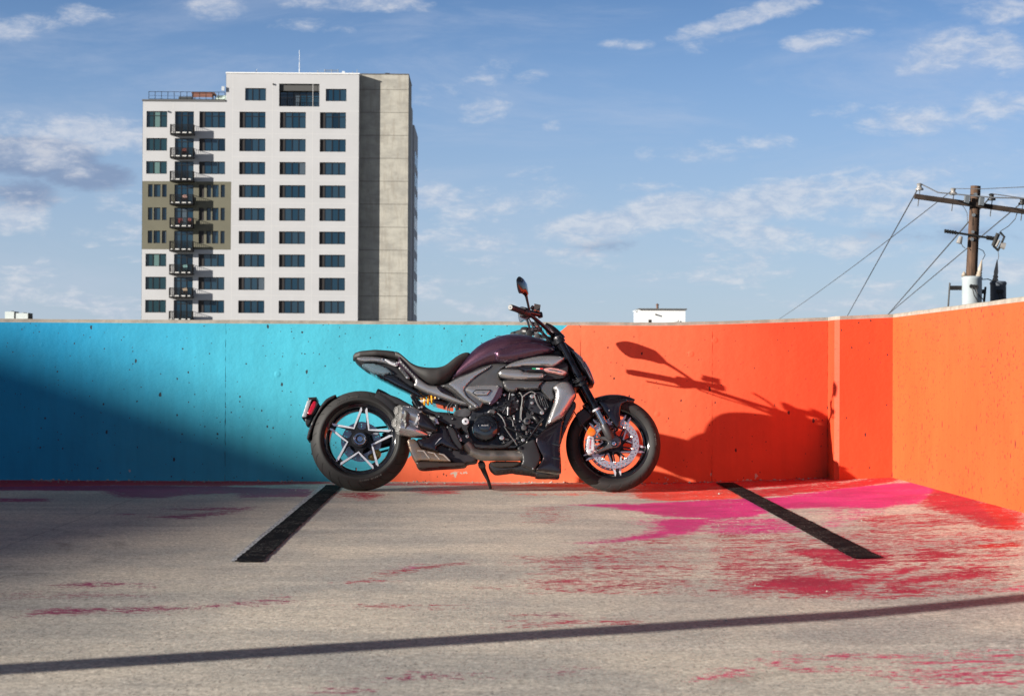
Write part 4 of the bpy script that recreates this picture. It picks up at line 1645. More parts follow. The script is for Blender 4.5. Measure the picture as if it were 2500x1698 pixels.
# ================================================================== THE MOTORCYCLE
LEAN = R(-9.5)
BIKE_LOC = Vector((0.0, 12.49, 0.0015))
bike = empty('motorcycle', BIKE_LOC, (LEAN, 0, 0), label='dark purple and grey motorcycle leaning on its side stand before the painted wall', cat='motorcycle')
RB = Matrix.Rotation(LEAN, 3, 'X')
RBI = RB.transposed()
_o = RBI @ (CAM_LOC - BIKE_LOC)


def Q(p, y=0.0):
    """a point seen in the picture, on the bike's own upright plane y -> (x, z) in the bike's frame"""
    d = RBI @ ray(p[0], p[1])
    t = (y - _o.y) / d.y
    v = _o + d * t
    return (v.x, v.z)


def Q3(p, y=0.0):
    q = Q(p, y)
    return Vector((q[0], y, q[1]))


SU = 400.0 / 1578.0


def A_(*p):
    return [(720 + u * SU, 820 + v * SU) for u, v in p]


def B_(*p):
    return [(840 + u * SU, 820 + v * SU) for u, v in p]


def C_(*p):
    return [(1040 + u * SU, 820 + v * SU) for u, v in p]


def D_(*p):
    return [(1240 + u * SU, 820 + v * SU) for u, v in p]


def E_(*p):
    return [(1180 + u * 300 / 1578, 660 + v * 300 / 1578) for u, v in p]


PX = 1 / 388.0      # metres per photo pixel at the bike
CU = PX * SU        # metres per crop unit

# materials
def paint(name, col, flake=.6, rough=.32, coat=1.0, metal=.75, tint=(.9, .9, .95)):
    m, t, b = new_mat(name)
    o = t.obj()
    b.inputs['Metallic'].default_value = metal
    b.inputs['Coat Weight'].default_value = coat
    b.inputs['Coat Roughness'].default_value = .03
    v = t.voro(o, 900.0)
    f = t.step(t.sep(v.outputs['Color'])[0], 0, 1, 1 - flake, 1 + flake)
    lw = t.node('ShaderNodeLayerWeight')
    lw.inputs[0].default_value = .35
    c = t.mix(lw.outputs['Facing'], (*col, 1), (col[0] * tint[0], col[1] * tint[1], col[2] * tint[2], 1))
    t.put(b.inputs['Base Color'], t.mix(1.0, c, t.comb(f, f, f), 'MULTIPLY'))
    t.put(b.inputs['Roughness'], t.step(t.noise(o, 5, 2), .3, .7, rough - .04, rough + .04))
    return m


m_tank = paint('purple_metallic_paint', (.088, .036, .056), tint=(.6, .8, 1.7))
m_dark_p = paint('dark_brown_purple_paint', (.020, .012, .014), rough=.3)
m_silver = paint('satin_grey_paint', (.44, .435, .43), flake=.05, rough=.27, coat=.8, metal=.8)
m_grey = paint('gunmetal_satin_paint', (.15, .147, .143), flake=.05, rough=.28, coat=.7, metal=.7)
m_blk = mk('satin_black_plastic', (.016, .016, .018), .42, var=.15, vscale=14, bump=.12, bscale=500, bdist=.0005)
m_gloss = mk('gloss_black', (.007, .008, .011), .10, coat=.8)
m_blkm = mk('black_metal', (.020, .021, .025), .34, .55, var=.2, vscale=18, rvar=.08)
m_case = mk('engine_casing', (.025, .027, .034), .38, .35, var=.3, vscale=20, bump=.25, bscale=260, bdist=.0008, rvar=.1)
m_eng2 = mk('engine_grey_casting', (.10, .10, .105), .45, .6, var=.3, vscale=25, bump=.3, bscale=240, bdist=.001)
m_seat = mk('seat_vinyl', (.022, .021, .021), .62, var=.12, vscale=20, bump=.35, bscale=700, bdist=.0006)
m_chr = mk('polished_metal', (.72, .72, .74), .14, 1.0)
m_alu = mk('machined_aluminium', (.74, .75, .78), .36, .6, var=.08, vscale=40, rvar=.08)
m_pipe = mk('heat_tinted_pipe', (.23, .205, .185), .38, .85, var=.22, vscale=9, rvar=.1)
m_disc = mk('brake_disc_steel', (.46, .49, .56), .36, .7, var=.05, vscale=60, rvar=.06)
m_gold = mk('gold_caliper', (.46, .33, .10), .35, .6)
m_yel = mk('yellow_spring', (.82, .38, .02), .35, coat=.5)
m_ref = mk('red_reflector', (.36, .006, .02), .18, coat=1.0)
m_amb = mk('amber_reflector', (.62, .15, .008), .2, coat=1.0)
m_rubber = mk('grip_rubber', (.018, .018, .018), .7, bump=.5, bscale=500)
m_white = mk('lettering_white', (.55, .56, .58), .5)
m_lblack = mk('lettering_black', (.02, .02, .025), .5)
m_lred = mk('lettering_red', (.42, .015, .02), .5)
m_bolt = mk('zinc_bolt', (.62, .62, .60), .3, .9)
m_hose = mk('braided_hose', (.055, .055, .06), .4, .2)
m_bronze, t, b = new_mat('bronze_heat_shield')
o = t.obj()
n = t.noise(o, 14, 3)
t.put(b.inputs['Base Color'], t.mix(t.step(n, .3, .7), (.42, .27, .17, 1), (.30, .25, .22, 1)))
b.inputs['Metallic'].default_value = .85
b.inputs['Roughness'].default_value = .26
m_muff, t, b = new_mat('brushed_muffler_steel')
o = t.obj()
br = t.noise(t.scale(o, (3, 60, 120)), 6, 4, .6)
t.put(b.inputs['Base Color'], t.mix(t.step(br, .3, .7), (.50, .49, .50, 1), (.62, .62, .64, 1)))
b.inputs['Metallic'].default_value = .95
t.put(b.inputs['Roughness'], t.step(br, .3, .7, .22, .34))
m_lens, t, b = new_mat('clear_lens')
b.inputs['Base Color'].default_value = (.85, .9, .95, 1)
b.inputs['Roughness'].default_value = .03
b.inputs['Transmission Weight'].default_value = .85
b.inputs['IOR'].default_value = 1.35
m_smoke, t, b = new_mat('smoked_tail_lens')
b.inputs['Base Color'].default_value = (.20, .30, .36, 1)
b.inputs['Roughness'].default_value = .04
b.inputs['Transmission Weight'].default_value = .55
b.inputs['IOR'].default_value = 1.45
b.inputs['Coat Weight'].default_value = 1.0

# tyre: rubber with slanted tread cuts
def tyre_mat(name, R0, hw, n_cuts, dirn):
    m, t, b = new_mat(name)
    o = t.obj()
    x, y, z = t.sep(o)[:3]
    ang = t.m('DIVIDE', t.m('ARCTAN2', z, x), 2 * math.pi)
    rad = t.m('SQRT', t.m('ADD', t.m('MULTIPLY', x, x), t.m('MULTIPLY', z, z)))
    ay = t.m('DIVIDE', t.m('ABSOLUTE', y), hw)
    ph = t.m('ADD', t.m('MULTIPLY', ang, n_cuts), t.m('MULTIPLY', ay, 1.15 * dirn))
    fr = t.m('ABSOLUTE', t.m('SUBTRACT', t.m('FRACT', ph), .5))
    cut = t.m('MULTIPLY', t.step(fr, .035, .06, 1, 0), t.m('MULTIPLY', t.step(rad, R0 * .862, R0 * .87), t.step(ay, .10, .14)))
    n = t.noise(o, 30, 4, .6)
    dust = t.step(t.m('ADD', rad, t.m('MULTIPLY', n, .02)), R0 * .80, R0 * .97)
    c = t.mix(t.m('MULTIPLY', dust, .75), (.008, .008, .0085, 1), (.034, .033, .033, 1))
    c = t.mix(cut, c, (.006, .006, .006, 1))
    t.put(b.inputs['Base Color'], c)
    b.inputs['Roughness'].default_value = .66
    b.inputs['Specular IOR Level'].default_value = .45
    h = t.m('SUBTRACT', t.m('MULTIPLY', t.noise(o, 220, 2), .15), cut)
    t.put(b.inputs['Normal'], t.bump(h, .8, .003))
    return m


NO_GAP_SHADE = ('caliper_bracket', 'headlight_trim', 'badge_inlay', 'tail_bracket')


def panel(name, pts, y, depth, r, mat, bul=0.0, ck=1, mirror=True, parent=None, yfun=None, holes=(), label=None, h=None):
    pl = [Q(p, y) for p in pts]
    if ck:
        pl = chaikin(pl, ck)
    v, f = plate_geo(pl, y, depth, r, bul, holes, yfun, h)
    o = link_mesh(name, v, f, mat, parent or bike, 38)
    if label:
        o['label'] = label
    if mat in (m_silver, m_grey) and name not in NO_GAP_SHADE:
        n_ = len(pl)
        ar = sum(pl[i][0] * pl[(i + 1) % n_][1] - pl[(i + 1) % n_][0] * pl[i][1] for i in range(n_))
        sg_ = 1 if ar > 0 else -1
        op = []
        for i in range(n_):
            a_, c_ = pl[i - 1], pl[(i + 1) % n_]
            dx, dz = c_[0] - a_[0], c_[1] - a_[1]
            L_ = math.hypot(dx, dz) + 1e-9
            op.append((pl[i][0] + sg_ * dz / L_ * .0032, pl[i][1] - sg_ * dx / L_ * .0032))
        vv, ff2 = plate_geo(op, y + (r + .002) * (1 if y < 0 else -1), .006, .001, 0, holes, None, .03)
        so = link_mesh('panel_gap_shade', vv, ff2, m_blk, parent or bike, 38)  # black rim plate added as the dark gap shade round the panel
    if mirror:
        v2 = [(a, -b_, c_) for a, b_, c_ in v]
        o2 = link_mesh(name, v2, [list(reversed(q)) for q in f], mat, parent or bike, 38)
        if label:
            o2['label'] = label
    return o


def flat(name, pts, y0, y1, mat, r=.0015, ck=0, parent=None):
    """single plate between y0 (outer) and y1"""
    sgn = -1 if y0 < y1 else 1
    pl = [Q(p, y0) for p in pts]
    if ck:
        pl = chaikin(pl, ck)
    cx = sum(q[0] for q in pl) / len(pl)
    # plate_geo needs the outer face's side: work mirrored if the outer face looks to +y
    base = y0 if sgn < 0 else -y0
    v, f = plate_geo(pl, -1.0, abs(y1 - y0), r, 0)
    v = [(a, (b_ + 1.0) + y0, c_) if sgn < 0 else (a, y0 - (b_ + 1.0), c_) for a, b_, c_ in v]
    return link_mesh(name, v, f, mat, parent or bike, 38)


def knob(name, p, ru, y0, y1, mat, parent=None, n=20, bev=.2, dome=0.0):
    q = Q(p, y1)
    return G().knob(q, ru * CU, y0, y1, n, bev, dome).build(name, mat, parent or bike)


def bolt(p, ru, y, parent=None, mat=None, name='bolt'):
    q = Q(p, y)
    g = G()
    g.knob(q, ru * CU, y + .012, y - .004, 12, .2)
    o = g.build(name, mat or m_bolt, parent or bike)
    return o


def tube(name, pts3, r, mat, parent=None, n=12, smooth_it=2, flat=1.0):
    P = [Vector(p) for p in pts3]
    rs = list(r) if isinstance(r, (list, tuple)) else [r] * len(P)
    for _ in range(smooth_it):
        if len(P) < 3:
            break
        nP, nr = [P[0]], [rs[0]]
        for i in range(len(P) - 1):
            nP += [P[i].lerp(P[i + 1], .25), P[i].lerp(P[i + 1], .75)]
            nr += [rs[i] * .75 + rs[i + 1] * .25, rs[i] * .25 + rs[i + 1] * .75]
        P, rs = nP + [P[-1]], nr + [rs[-1]]
    return G().tube(P, rs, n, flat=flat).build(name, mat, parent or bike)


# ---------------------------------------------------------------- wheels
def wheel(name, hub_px, y_hub, Rt, tw, a0, rim_hw, near_face, n_cuts, dirn, sp, r_c, brand):
    hx, hz = Q(hub_px, y_hub)
    hz = Rt
    c = Vector((hx, 0, hz))
    hw = tw / 2
    # rim barrel is the part itself
    prof = [(-rim_hw, .228), (-rim_hw - .004, .222), (-rim_hw + .004, .208), (-rim_hw + .022, .197), (-.02, .186), (.02, .186), (rim_hw - .022, .197),
            (rim_hw - .004, .208), (rim_hw + .004, .222), (rim_hw, .228), (rim_hw - .012, .220), (0, .205), (-rim_hw + .012, .220)]
    rim = G().lathe(prof, (0, 0, 0), 'Y', 72, closed=True).build(name, m_gloss, bike, loc=c)
    # tyre: round-shouldered section
    tp_ = []
    bead = .226
    mid = (Rt - hw * .92)
    for k in range(-10, 11):
        s = k / 10
        a = s * R(78)
        # crown arc
        crown_r = hw / math.sin(R(78)) * (1.0)
        y = crown_r * math.sin(a)
        rr_ = Rt - crown_r * (1 - math.cos(a)) * (.72 if tw > .2 else .80)
        tp_.append((y, rr_))
    y_e, r_e = tp_[-1]
    side = [(hw * .985, (r_e * .75 + bead * .25)), (hw * .93, (r_e * .4 + bead * .6)), (rim_hw + .006, bead + .004), (rim_hw + .001, bead - .004)]
    full = [(-a, b_) for a, b_ in reversed(side)] + tp_ + side
    inner = [(rim_hw - .01, bead), (-rim_hw + .01, bead)]
    ty = G().lathe(full + inner, (0, 0, 0), 'Y', 96, closed=True).build('tyre', tyre_mat(name + '_rubber', Rt, hw, n_cuts, dirn), rim, smooth=45)
    # raised ring and lettering on the wall of the tyre
    G().lathe([(-hw * .955, .248), (-hw * .962, .2475), (-hw * .962, .2455), (-hw * .955, .245)], (0, 0, 0), 'Y', 72, closed=True).build('sidewall_ring', m_rubber, rim)
    if brand:
        rt_ = .2625
        s_ = .013
        for base_a, word in brand:
            for i, ch in enumerate(word):
                if ch == ' ':
                    continue
                an = base_a - (i - len(word) / 2) * (s_ * .92 / rt_)
                M = Matrix.Translation((math.cos(an) * rt_, -hw * .978, math.sin(an) * rt_)) @ Matrix.Rotation(-(an - math.pi / 2), 4, 'Y') @ Matrix.Rotation(R(90), 4, 'X') @ Matrix.Rotation(R(12), 4, 'X')
                text_obj('lettering', ch, s_, bpy.data.materials.get('tyre_lettering') or mk('tyre_lettering', (.07, .066, .062), .7), rim, M, .0008, bold=.0004)
    return rim, c


def spokes(rim, a0, sp, r_c, r_t, yf, thick, mat_body, edge_w=.0085, hole_w=1.0):
    for i in range(5):
        a = R(a0 + 72 * i)
        P = lambda r, an: (r * math.cos(an), r * math.sin(an))
        bend = R(36)
        poly = [P(.012, a + math.pi), P(r_c, a - bend), P(r_t, a - R(sp)), P(r_t * .95, a), P(r_t, a + R(sp)), P(r_c, a + bend)]
        k_ = r_t / .207

        def L2(r_, w_):
            return (r_ * math.cos(a) - w_ * math.sin(a), r_ * math.sin(a) + w_ * math.cos(a))
        hole = [L2(r_ * k_, w_ * hole_w) for r_, w_ in ((.166, -.0150), (.166, .0150), (.130, .0205), (.095, .0275), (.074, .0265), (.062, .012), (.062, -.012), (.074, -.0265), (.095, -.0275), (.130, -.0205))]
        v, f = plate_geo(poly, yf, thick, .0011, 0, [hole], h=.03)
        link_mesh('spoke', v, f, mat_body, rim, 35)
        # machined edge running tip - corner - tip
        b0, b1 = a + R(sp), a + R(72 - sp)
        mid = a + bend
        c0 = P(r_c, mid)
        t0, t1 = P(r_t, b0), P(r_t, b1)
        e = .13
        path = [t0, (t0[0] * .84 + c0[0] * .16, t0[1] * .84 + c0[1] * .16), (t0[0] * e + c0[0] * (1 - e), t0[1] * e + c0[1] * (1 - e)), (c0[0] * .97, c0[1] * .97),
                (t1[0] * e + c0[0] * (1 - e), t1[1] * e + c0[1] * (1 - e)), (t1[0] * .84 + c0[0] * .16, t1[1] * .84 + c0[1] * .16), t1]
        g = G()
        vs = []
        ws = [.002, edge_w * 1.4, edge_w * .95, edge_w * .9, edge_w * .95, edge_w * 1.4, .002]
        for k, q in enumerate(path):
            A0 = path[max(k - 1, 0)]
            A1 = path[min(k + 1, len(path) - 1)]
            dx, dz = A1[0] - A0[0], A1[1] - A0[1]
            L = math.hypot(dx, dz)
            nx_, nz_ = -dz / L, dx / L
            # towards the hub
            if nx_ * q[0] + nz_ * q[1] > 0:
                nx_, nz_ = -nx_, -nz_
            w = ws[k]
            # the strip keeps to the inside of the spoke's edge: shifted towards its spoke
            vs += [(q[0], yf - .0035, q[1]), (q[0] + nx_ * w, yf - .0035, q[1] + nz_ * w), (q[0] + nx_ * w, yf + .004, q[1] + nz_ * w), (q[0], yf + .012, q[1])]
        fs = []
        for k in range(len(path) - 1):
            for j in range(4):
                fs.append((4 * k + j, 4 * k + (j + 1) % 4, 4 * k + 4 + (j + 1) % 4, 4 * k + 4 + j))
        fs += [(0, 1, 2, 3), tuple(4 * (len(path) - 1) + j for j in range(4))]
        g.add(vs, fs).build('machined_edge', m_alu, rim, smooth=25)


def disc(rim, y, r_out, r_in, mat, holes_rows, hr, thick=.005, name='brake_disc', wavy=0):
    outer = []
    n = 96
    for k in range(n):
        a = 2 * math.pi * k / n
        outer.append(((r_out + (wavy * math.cos(a * 8))) * math.cos(a), (r_out + wavy * math.cos(a * 8)) * math.sin(a)))
    hl = [circle(0, 0, r_in, 48)]
    for (rr_, cnt, off) in holes_rows:
        for k in range(cnt):
            a = 2 * math.pi * (k + off) / cnt
            hl.append(circle(rr_ * math.cos(a), rr_ * math.sin(a), hr, 7))
    v, f = plate_geo(outer, y, thick, .0008, 0, hl, h=.03)
    return link_mesh(name, v, f, mat, rim, 30)


rear, rc = wheel('rear_wheel', A_((625, 1000))[0], -.10, .3155, .236, 84, .088, 0, 26, 1, 5, .0875, [(R(108), 'DIABLO ROSSO'), (R(-75), 'DIABLO ROSSO')])
m_spoke = mk('spoke_satin_black', (.007, .007, .009), .38, spec=.3)
spokes(rear, 84, 5, .0875, .211, -.070, .03, m_spoke, .0105)
g = G()
g.lathe([(.10, .020), (.095, .05), (.02, .055), (-.055, .058), (-.085, .050), (-.088, .030), (-.075, .018), (-.075, 0)], (0, 0, 0), 'Y', 40)
g.build('hub', m_blkm, rear)
G().lathe([(-.080, .0405), (-.102, .0395), (-.105, .036), (-.105, .029), (-.100, .026), (-.092, .0255)], (0, 0, 0), 'Y', 48).build('axle_nut', m_chr, rear)
G().lathe([(-.085, .0255), (-.098, .0245), (-.098, .018), (-.09, .016), (-.09, 0)], (0, 0, 0), 'Y', 32).build('axle_cap', m_blk, rear)
g = G()
for k in range(24):
    a = 2 * math.pi * k / 24
    g.lathe([(-.1, .0022), (-.1062, .0022)], (.0335 * math.cos(a), 0, .0335 * math.sin(a)), 'Y', 6)
o = g.build('nut_castellation', m_blkm, rear)
o['kind'] = 'stuff'
disc(rear, .045, .1265, .078, m_disc, [(.112, 20, 0), (.097, 10, .5)], .0035, wavy=.001)
g = G()
for k in range(6):
    a = R(60 * k + 20)
    g.obox((.068 * math.cos(a), .05, .068 * math.sin(a)), (math.cos(a), 0, math.sin(a)), (0, 1, 0), (-math.sin(a), 0, math.cos(a)), (.02, .004, .008))
g.build('disc_carrier', m_blkm, rear, smooth=0)
# rear caliper, gold
cal = flat('rear_caliper', A_((700, 1150), (745, 1120), (800, 1085), (828, 1110), (822, 1150), (780, 1190), (735, 1190), (705, 1180)), .02, .085, m_gold, .004, 1)
knob('caliper_piston', A_((733, 1160))[0], 20, .05, .014, m_gold, cal, 14)
knob('caliper_piston', A_((775, 1112))[0], 20, .05, .014, m_gold, cal, 14)
G().tube([rc + Vector((.046 * math.cos(a), .08, .046 * math.sin(a))) for a in (0,)] + [rc + Vector((.046, .10, 0))], .004, 6)
g = G()
spr = [(.085 + .004 * (k % 2), 2 * math.pi * k / 84) for k in range(84)]
v, f = plate_geo([(r_ * math.cos(a), r_ * math.sin(a)) for r_, a in spr], .100, .006, .0008, 0, [circle(0, 0, .05, 24)], h=.03)
link_mesh('sprocket', v, f, m_blkm, rear, 30)
G().tube([(.205 * math.cos(R(-97)), -.02, .205 * math.sin(R(-97)) + .016), (.203 * math.cos(R(-97)), -.03, .175 * math.sin(R(-97)))], .0045, 8).build('valve_stem', m_chr, rear)

front, fc_ = wheel('front_wheel', D_((1022, 1032))[0], -.08, .2985, .122, -10, .046, 0, 24, -1, 5, .075, [(R(5), 'DIABLO'), (R(205), 'DIABLO')])
spokes(front, -10, 5, .075, .205, -.028, .026, m_spoke, .0095, .9)
G().lathe([(.075, .018), (.05, .045), (-.05, .045), (-.075, .018)], (0, 0, 0), 'Y', 32).build('hub', m_blkm, front)
for yy in (-.072, .067):
    rows = [(.1475, 30, 0), (.1375, 30, .5), (.128, 20, .2)]
    disc(front, yy, .1575, .119, m_disc, rows, .0044, .005)
    g = G()
    for k in range(10):
        a = R(36 * k + 6)
        b_ = a + R(14)
        p0 = Vector((.042 * math.cos(a), yy + .003, .042 * math.sin(a)))
        p1 = Vector((.116 * math.cos(b_), yy + .003, .116 * math.sin(b_)))
        ax_ = (p1 - p0).normalized()
        g.obox((p0 + p1) / 2, ax_, (0, 1, 0), ax_.cross(Vector((0, 1, 0))), ((p1 - p0).length / 2, .003, .0048))
    g.lathe([(yy - .001, .055), (yy + .006, .055), (yy + .006, .036), (yy - .001, .036)], (0, 0, 0), 'Y', 32, closed=True)
    g.build('disc_carrier', m_blkm, front)
    for k in range(10):
        a = R(36 * k + 20)
        s = -1 if yy < 0 else 1
        G().lathe([(yy + .006, .0072), (yy - .0035, .0072), (yy - .005, .005), (yy - .003, .0025)], (.1195 * math.cos(a), 0, .1195 * math.sin(a)), 'Y', 12).build('disc_bobbin', m_bolt, front)

# ---------------------------------------------------------------- forks, clamps
def fork_axis(y, t):
    """t=0 at the top of the upper clamp, 1 at the axle lug"""
    p0 = Q3(E_((975, 905))[0], -.112)
    p1 = Q3(D_((985, 965))[0], -.112)
    p0.y = p1.y = 0
    v = p0.lerp(p1, t)
    v.y = y
    return v


for y in (-.112, .112):
    g = G()
    seg = fork_axis(y, 1) - fork_axis(y, 0)
    g.tube([fork_axis(y, -.03), fork_axis(y, .70), fork_axis(y, .722), fork_axis(y, .728)], [.0262, .0262, .0275, .022], 28)
    leg = g.build('fork_tube', mk('fork_black_anodised', (.012, .013, .018), .16, .5, coat=.4) if y < 0 else bpy.data.materials['fork_black_anodised'], bike)
    G().tube([fork_axis(y, .722), fork_axis(y, .93)], .0205, 28).build('stanchion', m_chr, leg)
    G().tube([fork_axis(y, .716), fork_axis(y, .732)], .0282, 28).build('fork_seal_ring', m_alu, leg)
    G().tube([fork_axis(y, .875), fork_axis(y, .90), fork_axis(y, 1.0), fork_axis(y, 1.03)], [.0228, .0275, .0285, .018], 24).build('axle_lug', m_eng2 if 0 else mk('lug_grey', (.055, .055, .06), .45, .5) if y < 0 else bpy.data.materials['lug_grey'], leg)
    G().tube([fork_axis(y, -.045), fork_axis(y, -.02)], [.0235, .0265], 24).build('fork_cap', m_eng2, leg)
# clamps
for (t0, t1, nm, rr_) in ((-.012, .022, 'upper_fork_clamp', .036), (.395, .425, 'lower_fork_clamp', .0365), (.445, .47, 'lower_fork_clamp', .036)):
    g = G()
    for y in (-.112, .112):
        g.tube([fork_axis(y, t0), fork_axis(y, t1)], rr_, 28)
    ax_ = (fork_axis(0, 1) - fork_axis(0, 0)).normalized()
    cc_ = fork_axis(0, (t0 + t1) / 2) - Vector((.02, 0, 0))
    g.obox(cc_, (0, 1, 0), ax_, ax_.cross(Vector((0, 1, 0))), (.11, (t1 - t0) * .30, .028))
    g.build(nm, m_blkm, bike)
G().tube([fork_axis(0, -.05) - Vector((.05, 0, 0)), fork_axis(0, .47) - Vector((.05, 0, 0))], .034, 20).build('steering_head', m_blkm, bike)
for (u, v) in ((745, 395), (755, 435), (630, 420)):
    bolt(D_((u, v))[0], 12, -.118, mat=m_blkm)

# axle lug arms and caliper bracket (right), mirrored left
panel('caliper_bracket', D_((838, 978), (905, 965), (975, 960), (1040, 955), (1085, 985), (1092, 1035), (1060, 1070), (1010, 1075), (935, 1098), (850, 1132), (838, 1118), (850, 1096),
                            (930, 1070), (968, 1035), (955, 1005), (900, 992), (845, 995)), -.100, .022, .005, m_grey, ck=1)
for s in (-1, 1):
    q = Q(D_((1022, 1032))[0], -.115)
    G().lathe([(s * .095, .0135), (s * .118, .0135), (s * .119, .0095), (s * .108, .009), (s * .108, 0)], (q[0], 0, q[1]), 'Y', 24).build('axle_end', m_chr, bike)
    G().lathe([(s * .09, .021), (s * .104, .020)], (q[0], 0, q[1]), 'Y', 24).build('axle_collar', m_blkm, bike)
# letter on the lug
def text_on(name, body, px, y, size, mat, ang=0.0, sx=1.0, parent=None, bold=0.0, shear=0.0):
    q = Q3(px, y)
    M = Matrix.Translation(q) @ Matrix.Rotation(-R(ang), 4, 'Y') @ Matrix.Rotation(R(90), 4, 'X')
    return text_obj(name, body, size, mat, parent or bike, M, .0004, bold=bold, sx=sx, shear=shear)


text_on('lettering', 'A', D_((968, 1032))[0], -.1225 + .02, .010, m_white, -10)
# front caliper
panel('front_caliper', D_((762, 965), (795, 952), (832, 968), (838, 1040), (836, 1118), (800, 1142), (762, 1138), (752, 1060)), -.106, .05, .007, m_alu, ck=1)
for (u, v) in ((790, 985), (862, 1016), (845, 1050), (800, 1110), (846, 1110)):
    bolt(D_((u, v))[0], 10, -.108, mat=m_bolt)
for (u, v, r_) in ((757, 1000, 12), (755, 1040, 12), (757, 1085, 12)):
    knob('caliper_fin', D_((u, v))[0], r_, -.08, -.104, m_bolt, n=10)
text_on('lettering', 'brembo', D_((792, 1042))[0], -.1068, .0175, m_lred, 86, bold=.0005)
# amber reflector
rf = knob('amber_reflector', D_((805, 922))[0], 41, -.108, -.121, m_amb, n=32, bev=.12)
tube('brake_hose', [Q3(p, y) for p, y in zip(D_((760, 915), (715, 840), (660, 770), (620, 690), (590, 600), (600, 480)), (-.10, -.10, -.09, -.08, -.06, -.05))], .0035, m_hose)
tube('brake_hose_end', [Q3(p, -.1) for p in D_((742, 880), (762, 912))], .0045, m_bolt)

# ---------------------------------------------------------------- front mudguard
def fender(name, cx, cz, r0, a_from, a_to, hw, mat, y_drop=.07, n=28, thick=.004, edge_fun=None, parent=None):
    """curved guard round a wheel; a in degrees; its flanks reach down y_drop"""
    vs = []
    m = 15
    for i in range(n + 1):
        s = i / n
        a = R(a_from + (a_to - a_from) * s)
        w, dr, rr_ = edge_fun(s) if edge_fun else (hw, y_drop, r0)
        row = []
        for k in range(m):
            q = (k / (m - 1)) * 2 - 1
            aq = abs(q)
            if aq < .55:
                yy = math.sin(aq / .55 * R(62)) / math.sin(R(62)) * w * .93
                rr2 = rr_ - (1 - math.cos(aq / .55 * R(62))) * w * .55
            else:
                e = (aq - .55) / .45
                yy = w * (.93 + .07 * e)
                rr2 = rr_ - (1 - math.cos(R(62))) * w * .55 - dr * e
            row.append((cx + rr2 * math.cos(a), math.copysign(yy, q), cz + rr2 * math.sin(a)))
        vs += row
    N = len(vs)
    inner = []
    for i in range(n + 1):
        a = R(a_from + (a_to - a_from) * i / n)
        for k in range(m):
            x, y, z = vs[i * m + k]
            d = Vector((x - cx, 0, z - cz)).normalized() * thick
            inner.append((x - d.x, y * .975, z - d.z))
    fs = []
    for i in range(n):
        for k in range(m - 1):
            a = i * m + k
            fs.append((a, a + 1, a + m + 1, a + m))
            fs.append((N + a, N + a + m, N + a + m + 1, N + a + 1))
    for k in range(m - 1):
        fs.append((k, N + k, N + k + 1, k + 1))
        fs.append((n * m + k, n * m + k + 1, N + n * m + k + 1, N + n * m + k))
    for i in range(n):
        fs.append((i * m, i * m + m, N + i * m + m, N + i * m))
        fs.append((i * m + m - 1, N + i * m + m - 1, N + i * m + 2 * m - 1, i * m + 2 * m - 1))
    return link_mesh(name, vs + inner, fs, mat, parent or bike, 45)


def ff(s):
    # s 0 = front tip, 1 = behind the fork
    w = .035 + .045 * min(1, s * 3.2)
    dr = .012 + .05 * min(1, s * 2.2) if s < .8 else .05
    return w, dr, .322 - .004 * s


fender('front_mudguard', fc_.x, fc_.z, .32, 64, 128, .075, m_dark_p, edge_fun=ff)
# the painted side blade that runs down to the axle lug
panel('mudguard_blade', D_((855, 630), (900, 602), (1010, 598), (1150, 606), (1184, 630), (1130, 642), (1095, 668), (1082, 730), (1086, 850), (1075, 880), (1050, 892), (1028, 870),
                          (985, 815), (945, 755), (905, 690)), -.088, .02, .010, m_dark_p, bul=.004, ck=2)
panel('mudguard_rear_blade', D_((655, 742), (745, 690), (800, 752), (812, 775), (745, 830), (700, 880), (675, 850), (670, 790)), -.078, .015, .005, m_blk, ck=1)
for (u, v) in ((975, 715), (968, 800), (1000, 828)):
    bolt(D_((u, v))[0], 7, -.098)

# ---------------------------------------------------------------- headlight
def headlight():
    st = [  # (x px, y px of a point on its axis of slant) sections from back to front
    ]
    out = E_((1065, 955), (1180, 1030), (1285, 1125), (1370, 1260), (1438, 1440), (1400, 1456), (1345, 1452), (1290, 1345), (1215, 1235), (1130, 1090), (1060, 1010))
    panel('headlight_shell', out, -.095, .19, .03, m_blk, ck=2, mirror=False)
    lens = E_((1150, 1010), (1195, 1035), (1290, 1118), (1372, 1250), (1440, 1435), (1415, 1432), (1370, 1330), (1300, 1210), (1225, 1110))
    o = panel('headlight_lens', lens, -.106, .212, .035, mk('headlight_glass', (.55, .42, .44), .06, coat=1.0, metal=.2), ck=2, mirror=False)
    panel('headlight_trim', E_((1110, 1018), (1160, 1022), (1250, 1105), (1330, 1235), (1420, 1432), (1395, 1440), (1300, 1280), (1215, 1150), (1150, 1070)), -.102, .206, .012, m_grey, ck=1, mirror=False)
    panel('instrument_cowl', E_((1040, 905), (1090, 950), (1180, 1022), (1150, 1040), (1070, 990), (1040, 950)), -.07, .14, .01, m_blk, ck=1, mirror=False)


headlight()

# ---------------------------------------------------------------- lofted bodies: tank and seats
def section(hw, zt, zb, zw, n_top=2.4, n_bot=2.6, m=28):
    """closed ring (y, z); widest at zw"""
    out = []
    for k in range(m):
        a = 2 * math.pi * k / m
        c, s = math.cos(a), math.sin(a)
        n_ = n_top if s >= 0 else n_bot
        y = hw * math.copysign(abs(c) ** (2 / n_), c)
        z = zw + (zt - zw if s >= 0 else zw - zb) * math.copysign(abs(s) ** (2 / n_), s)
        out.append((y, z))
    return out


